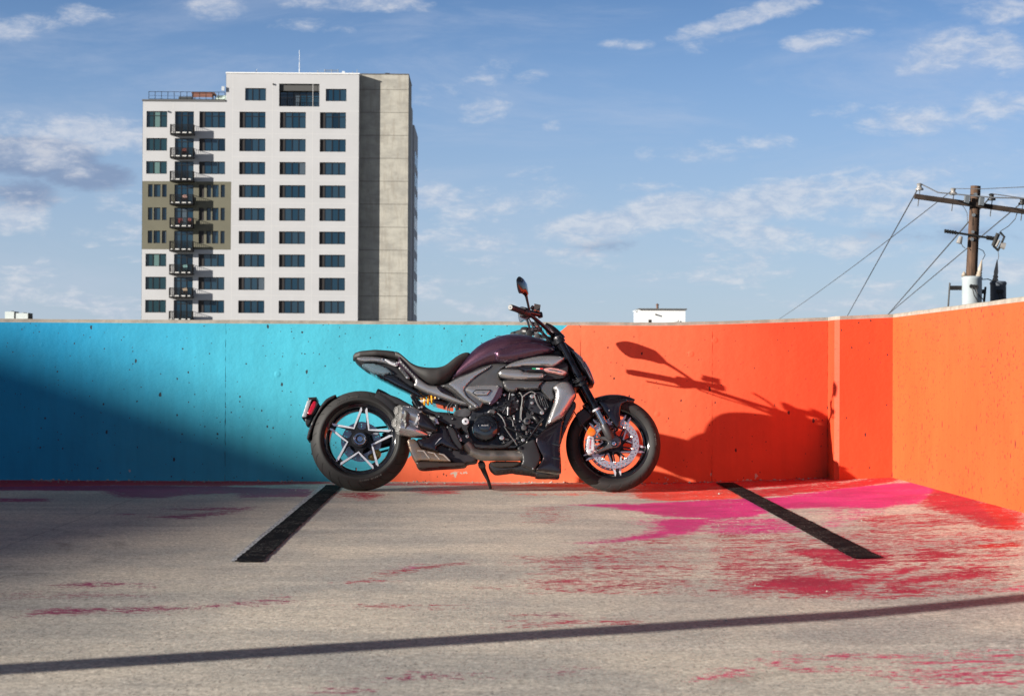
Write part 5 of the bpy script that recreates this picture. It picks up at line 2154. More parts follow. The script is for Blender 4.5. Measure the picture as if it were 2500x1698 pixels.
def interp(tab, x):
    if x <= tab[0][0]:
        return tab[0][1]
    for (a, va), (b_, vb) in zip(tab[:-1], tab[1:]):
        if x <= b_:
            t_ = (x - a) / (b_ - a)
            t_ = t_
            return va + (vb - va) * t_
    return tab[-1][1]


def loft(name, top, bot, hws, widest, mat, n_top=2.4, n_bot=2.6, ns=48, m=32, label=None):
    """top, bot: outlines in the picture; hws: (fraction, half width); widest: (fraction, 0..1 height of widest line)"""
    T = [Q(p, 0) for p in top]
    Bm = [Q(p, -interp(hws, .5)) for p in bot]
    x0 = max(T[0][0], Bm[0][0]) if False else min(T[0][0], Bm[0][0])
    x1 = max(T[-1][0], Bm[-1][0])

    def sm(tab, x):
        # smoothed lookup
        h = (x1 - x0) * .018
        return sum(interp(tab, x + h * k) * w for k, w in ((-2, .1), (-1, .2), (0, .4), (1, .2), (2, .1)))
    vs, fs = [], []
    for i in range(ns + 1):
        s = .5 - .5 * math.cos(math.pi * i / ns)
        x = x0 + (x1 - x0) * s
        zt, zb = sm(T, x), sm(Bm, x)
        if zt < zb + .002:
            zt = zb + .002
        hw = interp(hws, s)
        e = min(1.0, math.sqrt(max(0, 1 - (1 - min(s, 1 - s) / .04) ** 2)) if min(s, 1 - s) < .04 else 1)
        hw *= max(.15, e)
        zm = zb + (zt - zb) * interp(widest, s)
        for (y, z) in section(hw, zt, zb, zm, n_top, n_bot, m):
            vs.append((x, y, z))
    for i in range(ns):
        for k in range(m):
            fs.append((i * m + k, i * m + (k + 1) % m, (i + 1) * m + (k + 1) % m, (i + 1) * m + k))
    fs += [tuple(range(m)), tuple(ns * m + k for k in range(m))]
    o = link_mesh(name, vs, fs, mat, bike, 50)
    if label:
        o['label'] = label
    return o


tank_top = C_((225, 420), (290, 330), (370, 235), (430, 165), (480, 118), (560, 66), (640, 32), (720, 8), (800, -8)) + E_((300, 835), (420, 832), (540, 842), (640, 864), (740, 890), (860, 940), (930, 1002))
tank_bot = C_((225, 424), (320, 388), (420, 346), (520, 306), (600, 277), (700, 262), (800, 254), (900, 232), (1000, 207), (1100, 182), (1200, 150), (1248, 128))
loft('fuel_tank', tank_top, tank_bot, [(0, .10), (.15, .125), (.35, .16), (.55, .185), (.75, .175), (.9, .13), (1, .07)], [(0, .5), (.3, .45), (.6, .55), (.85, .5), (1, .5)], m_tank, 2.3, 3.2)
# filler cap seen on the crest
c_ = Q3(E_((235, 850))[0], 0)
G().lathe([(-.02, .038), (.0, .038), (.006, .032), (.007, 0)], c_ + Vector((0, 0, -.004)), 'Z', 32).build('filler_cap', m_blk, bike)
# tank flank: raised shoulder ahead of the knee
panel('tank_flank', C_((655, 150), (700, 110), (760, 95), (850, 60), (960, 45), (1080, 58), (1180, 90), (1250, 126), (1205, 152), (1100, 180), (980, 208), (880, 232), (800, 245), (720, 246), (668, 225)),
      -.183, .06, .022, m_tank, bul=.010, ck=2)

rider_top = B_((470, 158), (525, 165), (572, 205), (650, 278), (720, 308), (800, 320), (900, 320), (960, 306), (1010, 272), (1060, 226), (1110, 192), (1155, 172), (1200, 166), (1228, 190))
rider_bot = B_((470, 205), (530, 208), (600, 275), (660, 340), (740, 412), (820, 462), (880, 474), (930, 468), (1000, 436), (1045, 385), (1120, 305), (1180, 245), (1228, 205))
loft('rider_seat', rider_top, rider_bot, [(0, .085), (.2, .12), (.45, .15), (.6, .15), (.8, .125), (1, .09)], [(0, .6), (1, .6)], m_seat, 3.0, 3.0)
pill_top = A_((560, 205), (565, 182), (590, 165), (650, 152), (780, 143), (900, 150), (955, 156), (1005, 180))
pill_bot = A_((560, 212), (600, 214), (650, 204), (780, 200), (860, 200), (930, 212), (1005, 222))
loft('pillion_seat', pill_top, pill_bot, [(0, .05), (.15, .085), (.5, .10), (1, .09)], [(0, .5), (1, .5)], m_seat, 2.8, 3.0)

# ---------------------------------------------------------------- tail
panel('tail_tray', A_((560, 200), (580, 205), (640, 198), (850, 205), (990, 218), (1000, 290), (1100, 400), (1160, 440), (1150, 520), (1000, 475), (840, 395), (700, 330), (625, 275), (580, 235)), -.070, .14, .02, m_blk, ck=1, mirror=False)
panel('tail_trim', A_((590, 212), (640, 197), (760, 199), (835, 208), (905, 228), (985, 250), (994, 280), (965, 292), (900, 272), (860, 258), (760, 242), (650, 246), (612, 236)), -.104, .03, .007, m_silver, bul=.003, ck=1)
panel('grab_rail', A_((850, 215), (900, 228), (960, 262), (985, 245), (998, 268), (985, 292), (955, 288), (900, 262)), -.110, .012, .004, m_alu, ck=1)
panel('tail_light', A_((640, 272), (680, 256), (780, 258), (880, 292), (955, 352), (945, 368), (900, 366), (860, 385), (760, 360), (690, 315), (652, 292)), -.092, .184, .016, m_smoke, bul=.004, ck=2, mirror=False)
panel('tail_light_core', A_((700, 300), (780, 290), (860, 320), (900, 350), (860, 372), (780, 348)), -.070, .14, .006, mk('tail_light_insert', (.10, .02, .025), .25, coat=.6), ck=1, mirror=False)
panel('undertail_cowl', A_((750, 358), (860, 382), (905, 368), (960, 374), (1050, 445), (1120, 490), (1190, 535), (1250, 580), (1225, 592), (1160, 566), (1080, 522), (980, 476), (860, 412)), -.085, .17, .008, m_smoke if 0 else m_gloss, bul=.002, ck=1, mirror=False)
panel('tail_side_panel', A_((1000, 190), (1040, 225), (1100, 285), (1160, 345), (1200, 385), (1215, 470), (1160, 440), (1120, 395), (1050, 330), (998, 292), (990, 240)), -.112, .03, .008, m_tank, ck=1)
panel('tail_bracket', A_((1000, 290), (1040, 310), (1090, 370), (1110, 395), (1100, 415), (1075, 412), (1040, 365), (1000, 320)), -.116, .02, .005, m_grey, ck=1)
bolt(A_((970, 268))[0], 13, -.115)
bolt(A_((1082, 398))[0], 13, -.122)
bolt(A_((843, 222))[0], 8, -.108)

# side panels running from the tail to the frame
panel('seat_side_fairing', B_((532, 212), (600, 284), (660, 350), (740, 420), (815, 470), (885, 482), (930, 482), (1000, 540), (1080, 590), (1195, 640), (1202, 668), (1110, 652), (960, 602), (840, 562),
                             (750, 525), (665, 478), (690, 430), (650, 375), (590, 315), (530, 250)), -.128, .05, .012, m_silver, bul=.004, ck=1)
panel('fairing_inlay', B_((885, 482), (930, 478), (1000, 522), (1100, 600), (1020, 575), (940, 545), (905, 512)), -.136, .02, .004, m_dark_p, ck=1)
panel('frame_cover', C_((130, 475), (205, 460), (300, 395), (430, 350), (520, 300), (640, 268), (700, 262), (800, 268), (765, 298), (720, 330), (700, 372), (720, 420), (760, 430), (760, 500), (735, 520),
                       (700, 600), (640, 660), (560, 640), (540, 690), (470, 715), (418, 712), (405, 655), (340, 600), (260, 540), (190, 500)), -.142, .07, .014, m_grey, bul=.006, ck=1)
panel('frame_cover_blade', C_((205, 462), (300, 405), (440, 352), (560, 300), (640, 272), (590, 320), (500, 372), (420, 440), (360, 510), (390, 575), (500, 660), (470, 690), (370, 600), (262, 500)), -.156, .02, .007, m_silver, bul=.002, ck=1)
panel('side_cover', C_((365, 520), (400, 478), (520, 468), (680, 462), (738, 498), (742, 530), (700, 590), (625, 665), (600, 650), (545, 638), (470, 590)), -.160, .03, .012, m_silver, bul=.004, ck=1)
panel('side_cover_tip', C_((700, 480), (742, 502), (738, 570), (672, 640), (630, 668), (600, 655), (650, 590)), -.168, .02, .008, m_tank, ck=1)
panel('badge_plate', C_((445, 545), (482, 513), (622, 513), (630, 525), (592, 572), (482, 574)), -.172, .012, .003, m_gloss, ck=0)
panel('badge_inlay', C_((458, 545), (486, 521), (612, 521), (617, 528), (588, 565), (488, 567)), -.1745, .006, .002, m_silver, ck=0)
text_on('lettering', 'V4', C_((553, 546))[0], -.1752, .0085, m_lblack, 0, sx=1.5, bold=.0003)
# upper duct, silver wing
panel('upper_wing', C_((762, 297), (800, 268), (870, 240), (1000, 207), (1100, 190), (1180, 186), (1260, 190), (1352, 210), (1240, 293), (1150, 290), (935, 288), (895, 300), (775, 303)), -.182, .04, .009, m_silver, bul=.005, ck=1)
panel('duct_shadow_panel', C_((830, 280), (1240, 280), (1300, 250), (1370, 260), (1370, 400), (1160, 430), (960, 400), (830, 380)), -.150, .12, .006, m_blk, ck=1)
panel('indicator_stalk', C_((890, 302), (940, 296), (1140, 300), (1160, 330), (1150, 345), (990, 335), (960, 348), (935, 326)), -.178, .03, .004, m_gloss, ck=0)
panel('lower_wing', C_((697, 352), (712, 327), (760, 312), (905, 318), (952, 345), (1165, 358), (1118, 412), (980, 416), (840, 416), (740, 398), (705, 380)), -.190, .05, .014, m_silver, bul=.006, ck=1)
for (u0, u1, mt) in ((1022, 1060, mk('tricolour_green', (.02, .30, .14), .5)), (1060, 1096, mk('tricolour_white', (.75, .75, .72), .5)), (1096, 1128, mk('tricolour_red', (.62, .03, .03), .5))):
    panel('flag_stripe', C_((u0, 307), (u1, 309), (u1, 320), (u0, 318)), -.1795, .004, .0008, mt, ck=0)
panel('turn_signal', C_((1128, 318), (1160, 303), (1215, 300), (1290, 312), (1350, 335), (1362, 355), (1325, 376), (1290, 370), (1250, 360), (1165, 346)), -.192, .035, .008, mk('indicator_lens', (.62, .32, .30), .08, coat=1.0, metal=.3), bul=.004, ck=1)
panel('signal_rib', C_((1165, 318), (1230, 322), (1300, 338), (1330, 352), (1290, 350), (1200, 334)), -.1985, .006, .002, m_chr, ck=1)
text_on('lettering', 'DIAVEL V4', C_((1140, 272))[0], -.1885, .0085, m_lblack, 0, sx=1.35, bold=.0002)
panel('air_intake_cover', C_((735, 430), (800, 420), (1130, 428), (1125, 445), (1088, 490), (1098, 512), (920, 512), (885, 505), (865, 532), (800, 532), (762, 505)), -.172, .10, .010, m_grey, bul=.003, ck=1)
panel('radiator_top_cover', C_((1088, 488), (1130, 436), (1285, 434), (1300, 450), (1235, 485), (1220, 530), (1240, 590), (1205, 625), (1150, 565)), -.160, .10, .008, m_grey, ck=1)
# radiator shroud
panel('radiator_shroud', C_((1222, 492), (1262, 452), (1320, 434), (1382, 443), (1408, 478), (1446, 556), (1440, 592), (1322, 782), (1288, 802), (1165, 868), (1150, 862), (1190, 760), (1247, 600), (1250, 535)),
      -.205, .10, .020, m_silver, bul=.010, ck=2)
# radiator itself
def radiator():
    p = [Q(q, 0) for q in C_((1300, 480), (1400, 500), (1260, 880), (1150, 860))]
    v, f = plate_geo(p, -.17, .34, .003, 0, h=.05)
    link_mesh('radiator', v, f, m_blk, bike, 30)


radiator()
# belly fairing
panel('belly_fairing', C_((1042, 992), (1130, 905), (1168, 880), (1290, 808), (1325, 790), (1300, 1000), (1290, 1062), (1308, 1308), (1285, 1322), (1190, 1312), (1048, 1294), (1085, 1240), (1128, 1170), (1100, 1130)),
      -.192, .09, .010, m_dark_p, bul=.006, ck=1)
panel('fairing_fin', C_((1325, 790), (1398, 655), (1432, 622), (1448, 655), (1440, 705), (1385, 800), (1330, 930), (1296, 1050), (1290, 1000)), -.150, .05, .006, m_dark_p, ck=1)
panel('fairing_vent', C_((1205, 1030), (1240, 1020), (1290, 1040), (1285, 1060), (1240, 1052)), -.200, .008, .002, m_gloss, ck=0)
panel('fairing_vent', C_((1205, 1168), (1245, 1158), (1292, 1176), (1288, 1192), (1240, 1186)), -.200, .008, .002, m_gloss, ck=0)
panel('exhaust_cover', C_((872, 1078), (918, 1046), (985, 1015), (1045, 985), (1075, 1060), (1112, 1165), (1088, 1230), (1045, 1292), (990, 1268), (912, 1238), (932, 1200), (922, 1130)), -.198, .07, .010, m_blk, bul=.004, ck=1)
bolt(C_((912, 1073))[0], 16, -.205, mat=m_blkm)
bolt(C_((1030, 1275))[0], 8, -.202)
panel('belly_pan', C_((600, 1215), (880, 1215), (1000, 1255), (1290, 1300), (1292, 1326), (1190, 1338), (1062, 1336), (1058, 1312), (860, 1290), (840, 1282), (700, 1300), (662, 1298), (620, 1262)), -.120, .24, .008, m_blk, ck=1, mirror=False)
panel('oil_sump', C_((610, 1200), (940, 1205), (900, 1240), (840, 1262), (700, 1268), (640, 1250)), -.135, .27, .01, mk('sump_brown', (.05, .042, .036), .4, .5), ck=1, mirror=False)

# ---------------------------------------------------------------- engine
eng = panel('engine_block', C_((430, 700), (620, 560), (860, 520), (1180, 530), (1240, 640), (1200, 820), (1150, 980), (1040, 1040), (900, 1080), (520, 1100), (420, 1040), (400, 850)), -.105, .21, .010, m_case, ck=1, mirror=False)
knob('clutch_cover', C_((572, 880))[0], 130, -.10, -.158, m_blkm, None, 56, .10)
clu = knob('clutch_cap', C_((572, 880))[0], 122, -.15, -.178, m_gloss, None, 56, .22, dome=.006)
knob('clutch_badge', C_((567, 862))[0], 60, -.17, -.190, m_gloss, None, 40, .10)
text_on('lettering', 'DUCATI', C_((567, 860))[0], -.1908, .0105, m_white, 0, sx=1.15)
for k in range(10):
    a = R(36 * k + 10)
    bolt(C_((572 + 138 * math.cos(a), 880 + 138 * math.sin(a)))[0], 8, -.128, mat=m_blkm)
# rear bank head: ribbed round cover
knob('cylinder_cover', C_((790, 650))[0], 108, -.10, -.140, m_case, None, 40, .12)
for k in range(9):
    a = R(40 * k)
    p0 = Q3(C_((790 + 38 * math.cos(a), 650 + 38 * math.sin(a)))[0], -.143)
    p1 = Q3(C_((790 + 102 * math.cos(a), 650 + 102 * math.sin(a)))[0], -.141)
    G().tube([p0, p1], .0035, 6).build('casting_rib', m_case, bike)
knob('cam_cap', C_((790, 650))[0], 34, -.13, -.152, m_blkm, None, 24, .2)
for (u, v, r_, mt) in ((755, 565, 12, m_bolt), (835, 563, 12, m_bolt), (690, 640, 9, m_bolt), (885, 625, 9, m_bolt), (700, 720, 9, m_blkm), (1022, 580, 20, m_bolt), (1022, 642, 15, m_bolt), (1118, 737, 20, m_bolt), (730, 978, 24, m_bolt),
                       (935, 1000, 18, m_bolt), (1052, 553, 9, m_bolt), (860, 900, 9, m_bolt), (1150, 700, 8, m_bolt), (905, 820, 8, m_bolt), (845, 770, 10, m_bolt), (700, 940, 8, m_bolt), (1025, 742, 14, m_eng2)):
    bolt(C_((u, v))[0], r_, -.150, mat=mt)
# front bank: slanted block with fins
fb = panel('front_cylinder_head', C_((930, 640), (1000, 560), (1080, 520), (1160, 560), (1195, 680), (1165, 730), (1110, 760), (1040, 740), (960, 700)), -.142, .07, .008, m_case, ck=1, mirror=False)
for k in range(5):
    p0 = Q3(C_((1055 + 22 * k, 560 + 8 * k))[0], -.146)
    p1 = Q3(C_((1085 + 24 * k, 660 + 6 * k))[0], -.146)
    G().tube([p0, p1], .0035, 6).build('cooling_rib', m_blkm, bike)
tube('cam_chain_rail', [Q3(p, -.150) for p in C_((1045, 560), (1062, 620), (1090, 680), (1135, 730))], .007, m_eng2)
for k in range(5):
    p0 = Q3(C_((925 + 26 * k, 700 + 16 * k))[0], -.142)
    p1 = Q3(C_((985 + 22 * k, 780 + 14 * k))[0], -.142)
    G().tube([p0, p1], .005, 6).build('cylinder_fin', m_case, bike)
# water pump, thermostat, sensors, oil filler
G().tube([Q3(C_((800, 685))[0], -.148), Q3(C_((797, 765))[0], -.148)], .0155, 18).build('oil_filter', m_blkm, bike)
G().tube([Q3(C_((800, 692))[0], -.148), Q3(C_((799, 712))[0], -.148)], .0168, 18).build('filter_ring', m_eng2, bike)
ofc = knob('oil_filler_plug', C_((975, 815))[0], 34, -.12, -.165, m_eng2, None, 24, .2)
knob('sight_glass', C_((975, 815))[0], 20, -.16, -.168, m_gloss, None, 20, .2)
knob('water_pump', C_((945, 880))[0], 26, -.12, -.160, m_eng2, None, 20, .25)
knob('pump_nozzle', C_((1000, 905))[0], 16, -.12, -.156, m_blkm, None, 16, .25)
tube('coolant_hose', [Q3(p, y) for p, y in zip(C_((690, 740), (735, 780), (760, 830), (770, 870)), (-.14, -.15, -.155, -.15))], .0055, m_eng2)
tube('coolant_pipe', [Q3(p, -.152) for p in C_((782, 790), (812, 792), (838, 815), (842, 868))], .0042, m_eng2)
tube('coolant_hose', [Q3(p, y) for p, y in zip(C_((885, 555), (905, 540), (935, 580), (930, 650), (915, 720), (912, 800)), (-.13, -.15, -.155, -.155, -.15, -.14))], .0085, m_blk)
tube('wire_loom', [Q3(p, -.158) for p in C_((945, 575), (925, 640), (928, 700), (915, 760), (920, 810))], .0035, m_eng2)
tube('wire_loom', [Q3(p, -.162) for p in C_((1045, 545), (1010, 530), (960, 560), (925, 590))], .0035, m_bolt)
tube('coolant_hose', [Q3(p, y) for p, y in zip(C_((1090, 830), (1060, 800), (1030, 770)), (-.14, -.15, -.13))], .012, m_blk)
tube('brace_tube', [Q3(p, -.165) for p in C_((1128, 790), (1085, 850), (1030, 930), (985, 1000), (900, 1045))], .006, m_blkm)
tube('gear_linkage', [Q3(p, -.168) for p in C_((755, 868), (790, 925), (840, 990), (880, 1050))], .0048, m_eng2)
tube('gear_linkage', [Q3(p, -.160) for p in C_((780, 880), (850, 905), (930, 960), (1000, 975))], .007, m_blkm)
tube('coolant_hose', [Q3(p, -.145) for p in C_((1180, 600), (1150, 580), (1130, 560))], .009, m_blk)
knob('knock_sensor', C_((1105, 845))[0], 16, -.12, -.15, m_bronze, None, 14, .3)
rr = random.Random(21)
for k in range(72):
    u, v = rr.uniform(700, 1090), rr.uniform(770, 1030)
    if v > 1230 - .3 * u + 140:
        continue
    y1 = -.120 - rr.random() * .03
    kind = rr.random()
    mt = rr.choice([m_case, m_blkm, m_blk, m_case, m_eng2, m_eng2, m_bolt])  # bright metals mixed in to add glints among the random fittings
    if kind < .5:
        knob('engine_fitting', C_((u, v))[0], rr.uniform(5, 14), -.10, y1, mt, None, 12, .25)
    else:
        a = rr.uniform(0, math.pi)
        L = rr.uniform(18, 44)
        G().tube([Q3(C_((u, v))[0], y1), Q3(C_((u + L * math.cos(a), v + L * math.sin(a)))[0], y1)], rr.uniform(.003, .007), 8).build('engine_fitting', mt, bike)
for k in range(16):
    u, v = rr.uniform(640, 1120), rr.uniform(560, 760)
    y1 = -.145 - rr.random() * .015
    knob('engine_fitting', C_((u, v))[0], rr.uniform(5, 12), -.10, y1, rr.choice([m_blkm, m_case, m_eng2, m_bolt]), None, 12, .25)
panel('starter_cover', C_((590, 735), (610, 705), (655, 700), (680, 720), (665, 752), (625, 745)), -.152, .04, .006, m_eng2, ck=1, mirror=False)
panel('engine_rear_casting', C_((255, 765), (275, 720), (320, 700), (390, 690), (445, 715), (430, 765), (380, 790)), -.110, .22, .008, m_eng2, ck=1, mirror=False)
tube('brake_line', [Q3(p, -.10) for p in C_((240, 635), (205, 670), (203, 720), (230, 760))], .0028, m_hose)
tube('brake_line', [Q3(p, -.095) for p in C_((262, 640), (225, 690), (222, 740), (250, 765))], .0028, m_hose)
panel('rear_loom_box', C_((275, 650), (310, 645), (318, 700), (285, 710)), -.09, .18, .004, m_blk, ck=0, mirror=False)
panel('battery_tray', C_((85, 600), (235, 650), (262, 668), (255, 690), (150, 665), (60, 640)), -.085, .17, .004, m_dark_p, ck=0, mirror=False)

# ---------------------------------------------------------------- hanger plate and pegs
panel('frame_plate', C_((80, 755), (180, 752), (330, 775), (408, 782), (425, 850), (400, 890), (425, 960), (455, 1020), (505, 1045), (740, 1052), (800, 1015), (840, 985), (860, 1005), (790, 1072), (700, 1078),
                       (500, 1080), (385, 1045), (312, 1012), (290, 950), (262, 882), (215, 862), (100, 805)), -.168, .03, .006, m_blk, ck=1,
      holes=[[Q(p, -.168) for p in C_((305, 900), (345, 880), (375, 935), (340, 945))]])
for (u, v, r_) in ((125, 775, 13), (255, 795, 13), (243, 858, 15)):
    bolt(C_((u, v))[0], r_, -.173, mat=m_blkm)
    bolt(C_((u, v))[0], r_ * .5, -.176, mat=m_bolt)
knob('swingarm_pivot', C_((381, 820))[0], 33, -.15, -.180, m_alu, None, 32, .15)
knob('pivot_socket', C_((381, 820))[0], 10, -.175, -.181, m_blk, None, 16, .1)
for (u, v) in ((325, 985), (397, 965), (483, 672)):
    knob('footrest_boss', C_((u, v))[0], 15, -.16, -.182, m_bolt, None, 20, .2)
    knob('boss_socket', C_((u, v))[0], 7, -.178, -.183, m_blk, None, 12, .2)
panel('brake_pedal', C_((300, 950), (315, 945), (330, 985), (350, 1005), (335, 1015), (312, 1000)), -.180, .01, .002, m_alu, ck=1, mirror=False)
panel('linkage_plate', C_((78, 790), (108, 795), (125, 845), (95, 840)), -.176, .01, .002, m_alu, ck=0, mirror=False)
# passenger footrest, folded
panel('passenger_hanger', B_((632, 572), (645, 555), (668, 556), (705, 600), (760, 655), (800, 690), (860, 722), (960, 742), (1060, 770), (1060, 800), (1000, 800), (880, 765), (780, 745), (720, 712), (680, 660)), -.150, .02, .005, m_blk, ck=1)
panel('passenger_footrest', B_((642, 580), (656, 566), (672, 575), (716, 640), (735, 690), (715, 700), (690, 660)), -.162, .014, .004, m_blkm, ck=1, holes=[[Q(p, -.162) for p in B_((658, 590), (668, 584), (712, 660), (704, 668))]])
bolt(B_((724, 688))[0], 10, -.165)
bolt(B_((748, 682))[0], 10, -.163)

# ---------------------------------------------------------------- swingarm, shock, hugger
tube('swingarm', [Q3(B_((1120, 850))[0], .10), Q3(B_((800, 850))[0], .13), rc + Vector((.12, .14, .0)), rc + Vector((0, .145, 0))], [.042, .045, .04, .03], m_blk, flat=.6)
tube('swingarm_top_beam', [Q3(B_((1120, 820))[0], -.02), Q3(B_((900, 800))[0], .02), Q3(B_((700, 800))[0], .08), rc + Vector((.14, .135, .04))], [.045, .05, .045, .03], m_blk, flat=.8)
g = G()
ch0, ch1 = rc + Vector((0, .12, .092)), Q3(B_((1150, 800))[0], .10)
for s in (1, -1):
    a_ = rc + Vector((0, .118, s * .090))
    b_ = Q3(B_((1150, 850))[0], .118) + Vector((0, 0, s * .03))
    g.tube([a_, b_], .008, 6)
g.build('drive_chain', m_blkm, bike)
# hugger over the rear tyre
def hf(s):
    return .10 + .012 * math.sin(s * 3.1), .05 + .035 * s, .337 + .010 * (1 - s)


fender('rear_hugger', rc.x, rc.z, .335, 72, 22, .11, m_blk, edge_fun=hf)
panel('hugger_flank', B_((325, 540), (345, 532), (420, 556), (520, 590), (600, 636), (690, 682), (760, 742), (730, 770), (640, 700), (575, 690), (545, 665), (505, 660), (450, 618), (380, 575)), -.118, .03, .007, m_blk, bul=.002, ck=1)
# shock absorber
s0, s1 = Q3(B_((748, 632))[0], -.03), Q3(B_((930, 590))[0], -.03)
g = G()
pts = []
turns, N = 4.0, 90
ax_ = (s1 - s0)
Ls = ax_.length
axn = ax_.normalized()
n1 = axn.cross(Vector((0, 1, 0))).normalized()
for k in range(N + 1):
    a = 2 * math.pi * turns * k / N
    pts.append(s0 + axn * (Ls * .78 * k / N) + (n1 * math.cos(a) + Vector((0, 1, 0)) * math.sin(a)) * .027)
g.tube(pts, .0060, 8)
g.build('shock_spring', m_yel, bike)
G().tube([s0 - axn * .02, s1 + axn * .02], .012, 14).build('shock_damper', m_alu, bike)
G().tube([s0 + axn * Ls * .78, s1 + axn * .03], .022, 18).build('shock_reservoir', m_blk, bike)
panel('shock_label', B_((885, 585), (915, 575), (925, 598), (895, 610)), -.055, .004, .001, m_white, ck=0, mirror=False)
tube('spring_collar', [Q3(p, -.05) for p in B_((720, 520), (770, 535), (830, 555))], .004, m_yel)

# ---------------------------------------------------------------- exhaust
tube('exhaust_pipe', [Q3(p, -.150) for p in C_((385, 1040), (440, 1110), (520, 1150), (650, 1150), (930, 1152), (1010, 1140))], [.040, .034, .034, .0335, .033, .033], m_pipe, n=28)
panel('collector_box', B_((850, 860), (980, 860), (1060, 900), (1110, 1005), (1150, 1060), (1230, 1100), (1290, 1180), (1275, 1215), (1185, 1225), (1165, 1255), (1100, 1258), (1000, 1200), (900, 1150), (700, 1080),
                         (690, 1000), (760, 980)), -.160, .10, .016, mk('collector_dark', (.035, .032, .036), .42, .4, var=.15, vscale=12), bul=.006, ck=1, mirror=False)
# silencer body
sil = tube('silencer', [Q3(p, y) for p, y in zip(B_((560, 742), (640, 752), (720, 790), (860, 880)), (-.186, -.186, -.186, -.17))], [.051, .051, .047, .030], m_muff, n=40)
tube('silencer', [Q3(p, y) for p, y in zip(B_((548, 878), (620, 892), (700, 918), (800, 955)), (-.190, -.190, -.188, -.175))], [.0515, .051, .044, .020], m_muff, n=40)
tube('silencer_core', [Q3(p, -.15) for p in B_((560, 810), (700, 850), (850, 930))], [.07, .065, .04], m_muff, n=32)
tube('silencer_seam', [Q3(p, -.186) for p in B_((706, 784), (722, 791))], [.0495, .0490], m_alu, n=40)
panel('silencer_cover', B_((700, 738), (745, 728), (800, 765), (860, 830), (905, 900), (900, 922), (860, 922), (790, 905), (720, 885), (698, 830), (712, 790)), -.246, .05, .012, m_dark_p, bul=.005, ck=1, mirror=False)
panel('silencer_shield', B_((690, 988), (800, 982), (868, 928), (905, 905), (930, 860), (985, 870), (1010, 930), (1040, 1000), (1105, 1080), (1130, 1095), (1075, 1100), (960, 1060), (940, 1040), (880, 1075), (940, 1125), (870, 1110), (770, 1080), (742, 1075)),
      -.222, .06, .010, m_dark_p, bul=.003, ck=1, mirror=False)
panel('shield_blade', B_((985, 850), (1050, 880), (1085, 930), (1110, 1000), (1140, 1050), (1145, 1090), (1100, 1092), (1020, 1030), (985, 960)), -.215, .04, .008, m_blk, ck=1, mirror=False)
panel('shield_glint', B_((940, 975), (915, 990), (880, 1035), (875, 1045), (905, 1010)), -.232, .004, .001, m_alu, ck=0, mirror=False)
panel('heat_shield', B_((600, 992), (690, 985), (742, 1078), (770, 1088), (940, 1128), (975, 1140), (1032, 1198), (1022, 1216), (800, 1202), (722, 1202), (690, 1216), (660, 1170), (630, 1100)), -.212, .10, .010, m_bronze, bul=.003, ck=1, mirror=False)
for pts in (((705, 1098), (770, 1100), (830, 1180), (818, 1180), (762, 1108), (708, 1106)), ((805, 1112), (870, 1122), (925, 1185), (912, 1185), (862, 1130), (808, 1120)), ((912, 1125), (965, 1138), (1025, 1200), (1010, 1200), (955, 1146), (915, 1134))):
    panel('louvre_edge', B_(*pts), -.219, .006, .0015, mk('bronze_edge', (.75, .62, .5), .3, .8) if 'bronze_edge' not in bpy.data.materials else bpy.data.materials['bronze_edge'], ck=0, mirror=False)
panel('silencer_underside', B_((688, 1212), (720, 1200), (1010, 1212), (1175, 1212), (1180, 1242), (1130, 1256), (900, 1268), (770, 1280), (720, 1272), (698, 1245)), -.205, .12, .012, mk('underside_brown', (.05, .035, .03), .4, .5), ck=1, mirror=False)
bolt(B_((752, 1048))[0], 12, -.228, mat=m_blkm)
bolt(B_((1025, 1090))[0], 16, -.212, mat=m_blkm)
# end plate and four tips, facing backwards and outwards
KS = 1.33
exv = Vector((1, -KS, 0)).normalized()
nrmv = Vector((-KS, -1, 0)).normalized()
ezv = Vector((0, 0, 1))
C0 = Q3(B_((532, 808))[0], -.193)


def EP(p):
    q = Q(p, -.193)
    return ((q[0] - C0.x) * math.sqrt(1 + KS * KS), q[1] - C0.z)


poly = chaikin([EP(p) for p in B_((478, 735), (484, 690), (508, 660), (540, 658), (556, 690), (560, 708), (590, 722), (604, 760), (594, 800), (588, 830), (600, 860), (590, 905), (565, 945), (530, 962), (500, 945), (494, 900),
                              (468, 875), (460, 830), (466, 790), (482, 768))], 1)


def EM(v):
    return [C0 + exv * a - nrmv * (y_ + 1) + ezv * b_ for a, y_, b_ in v]


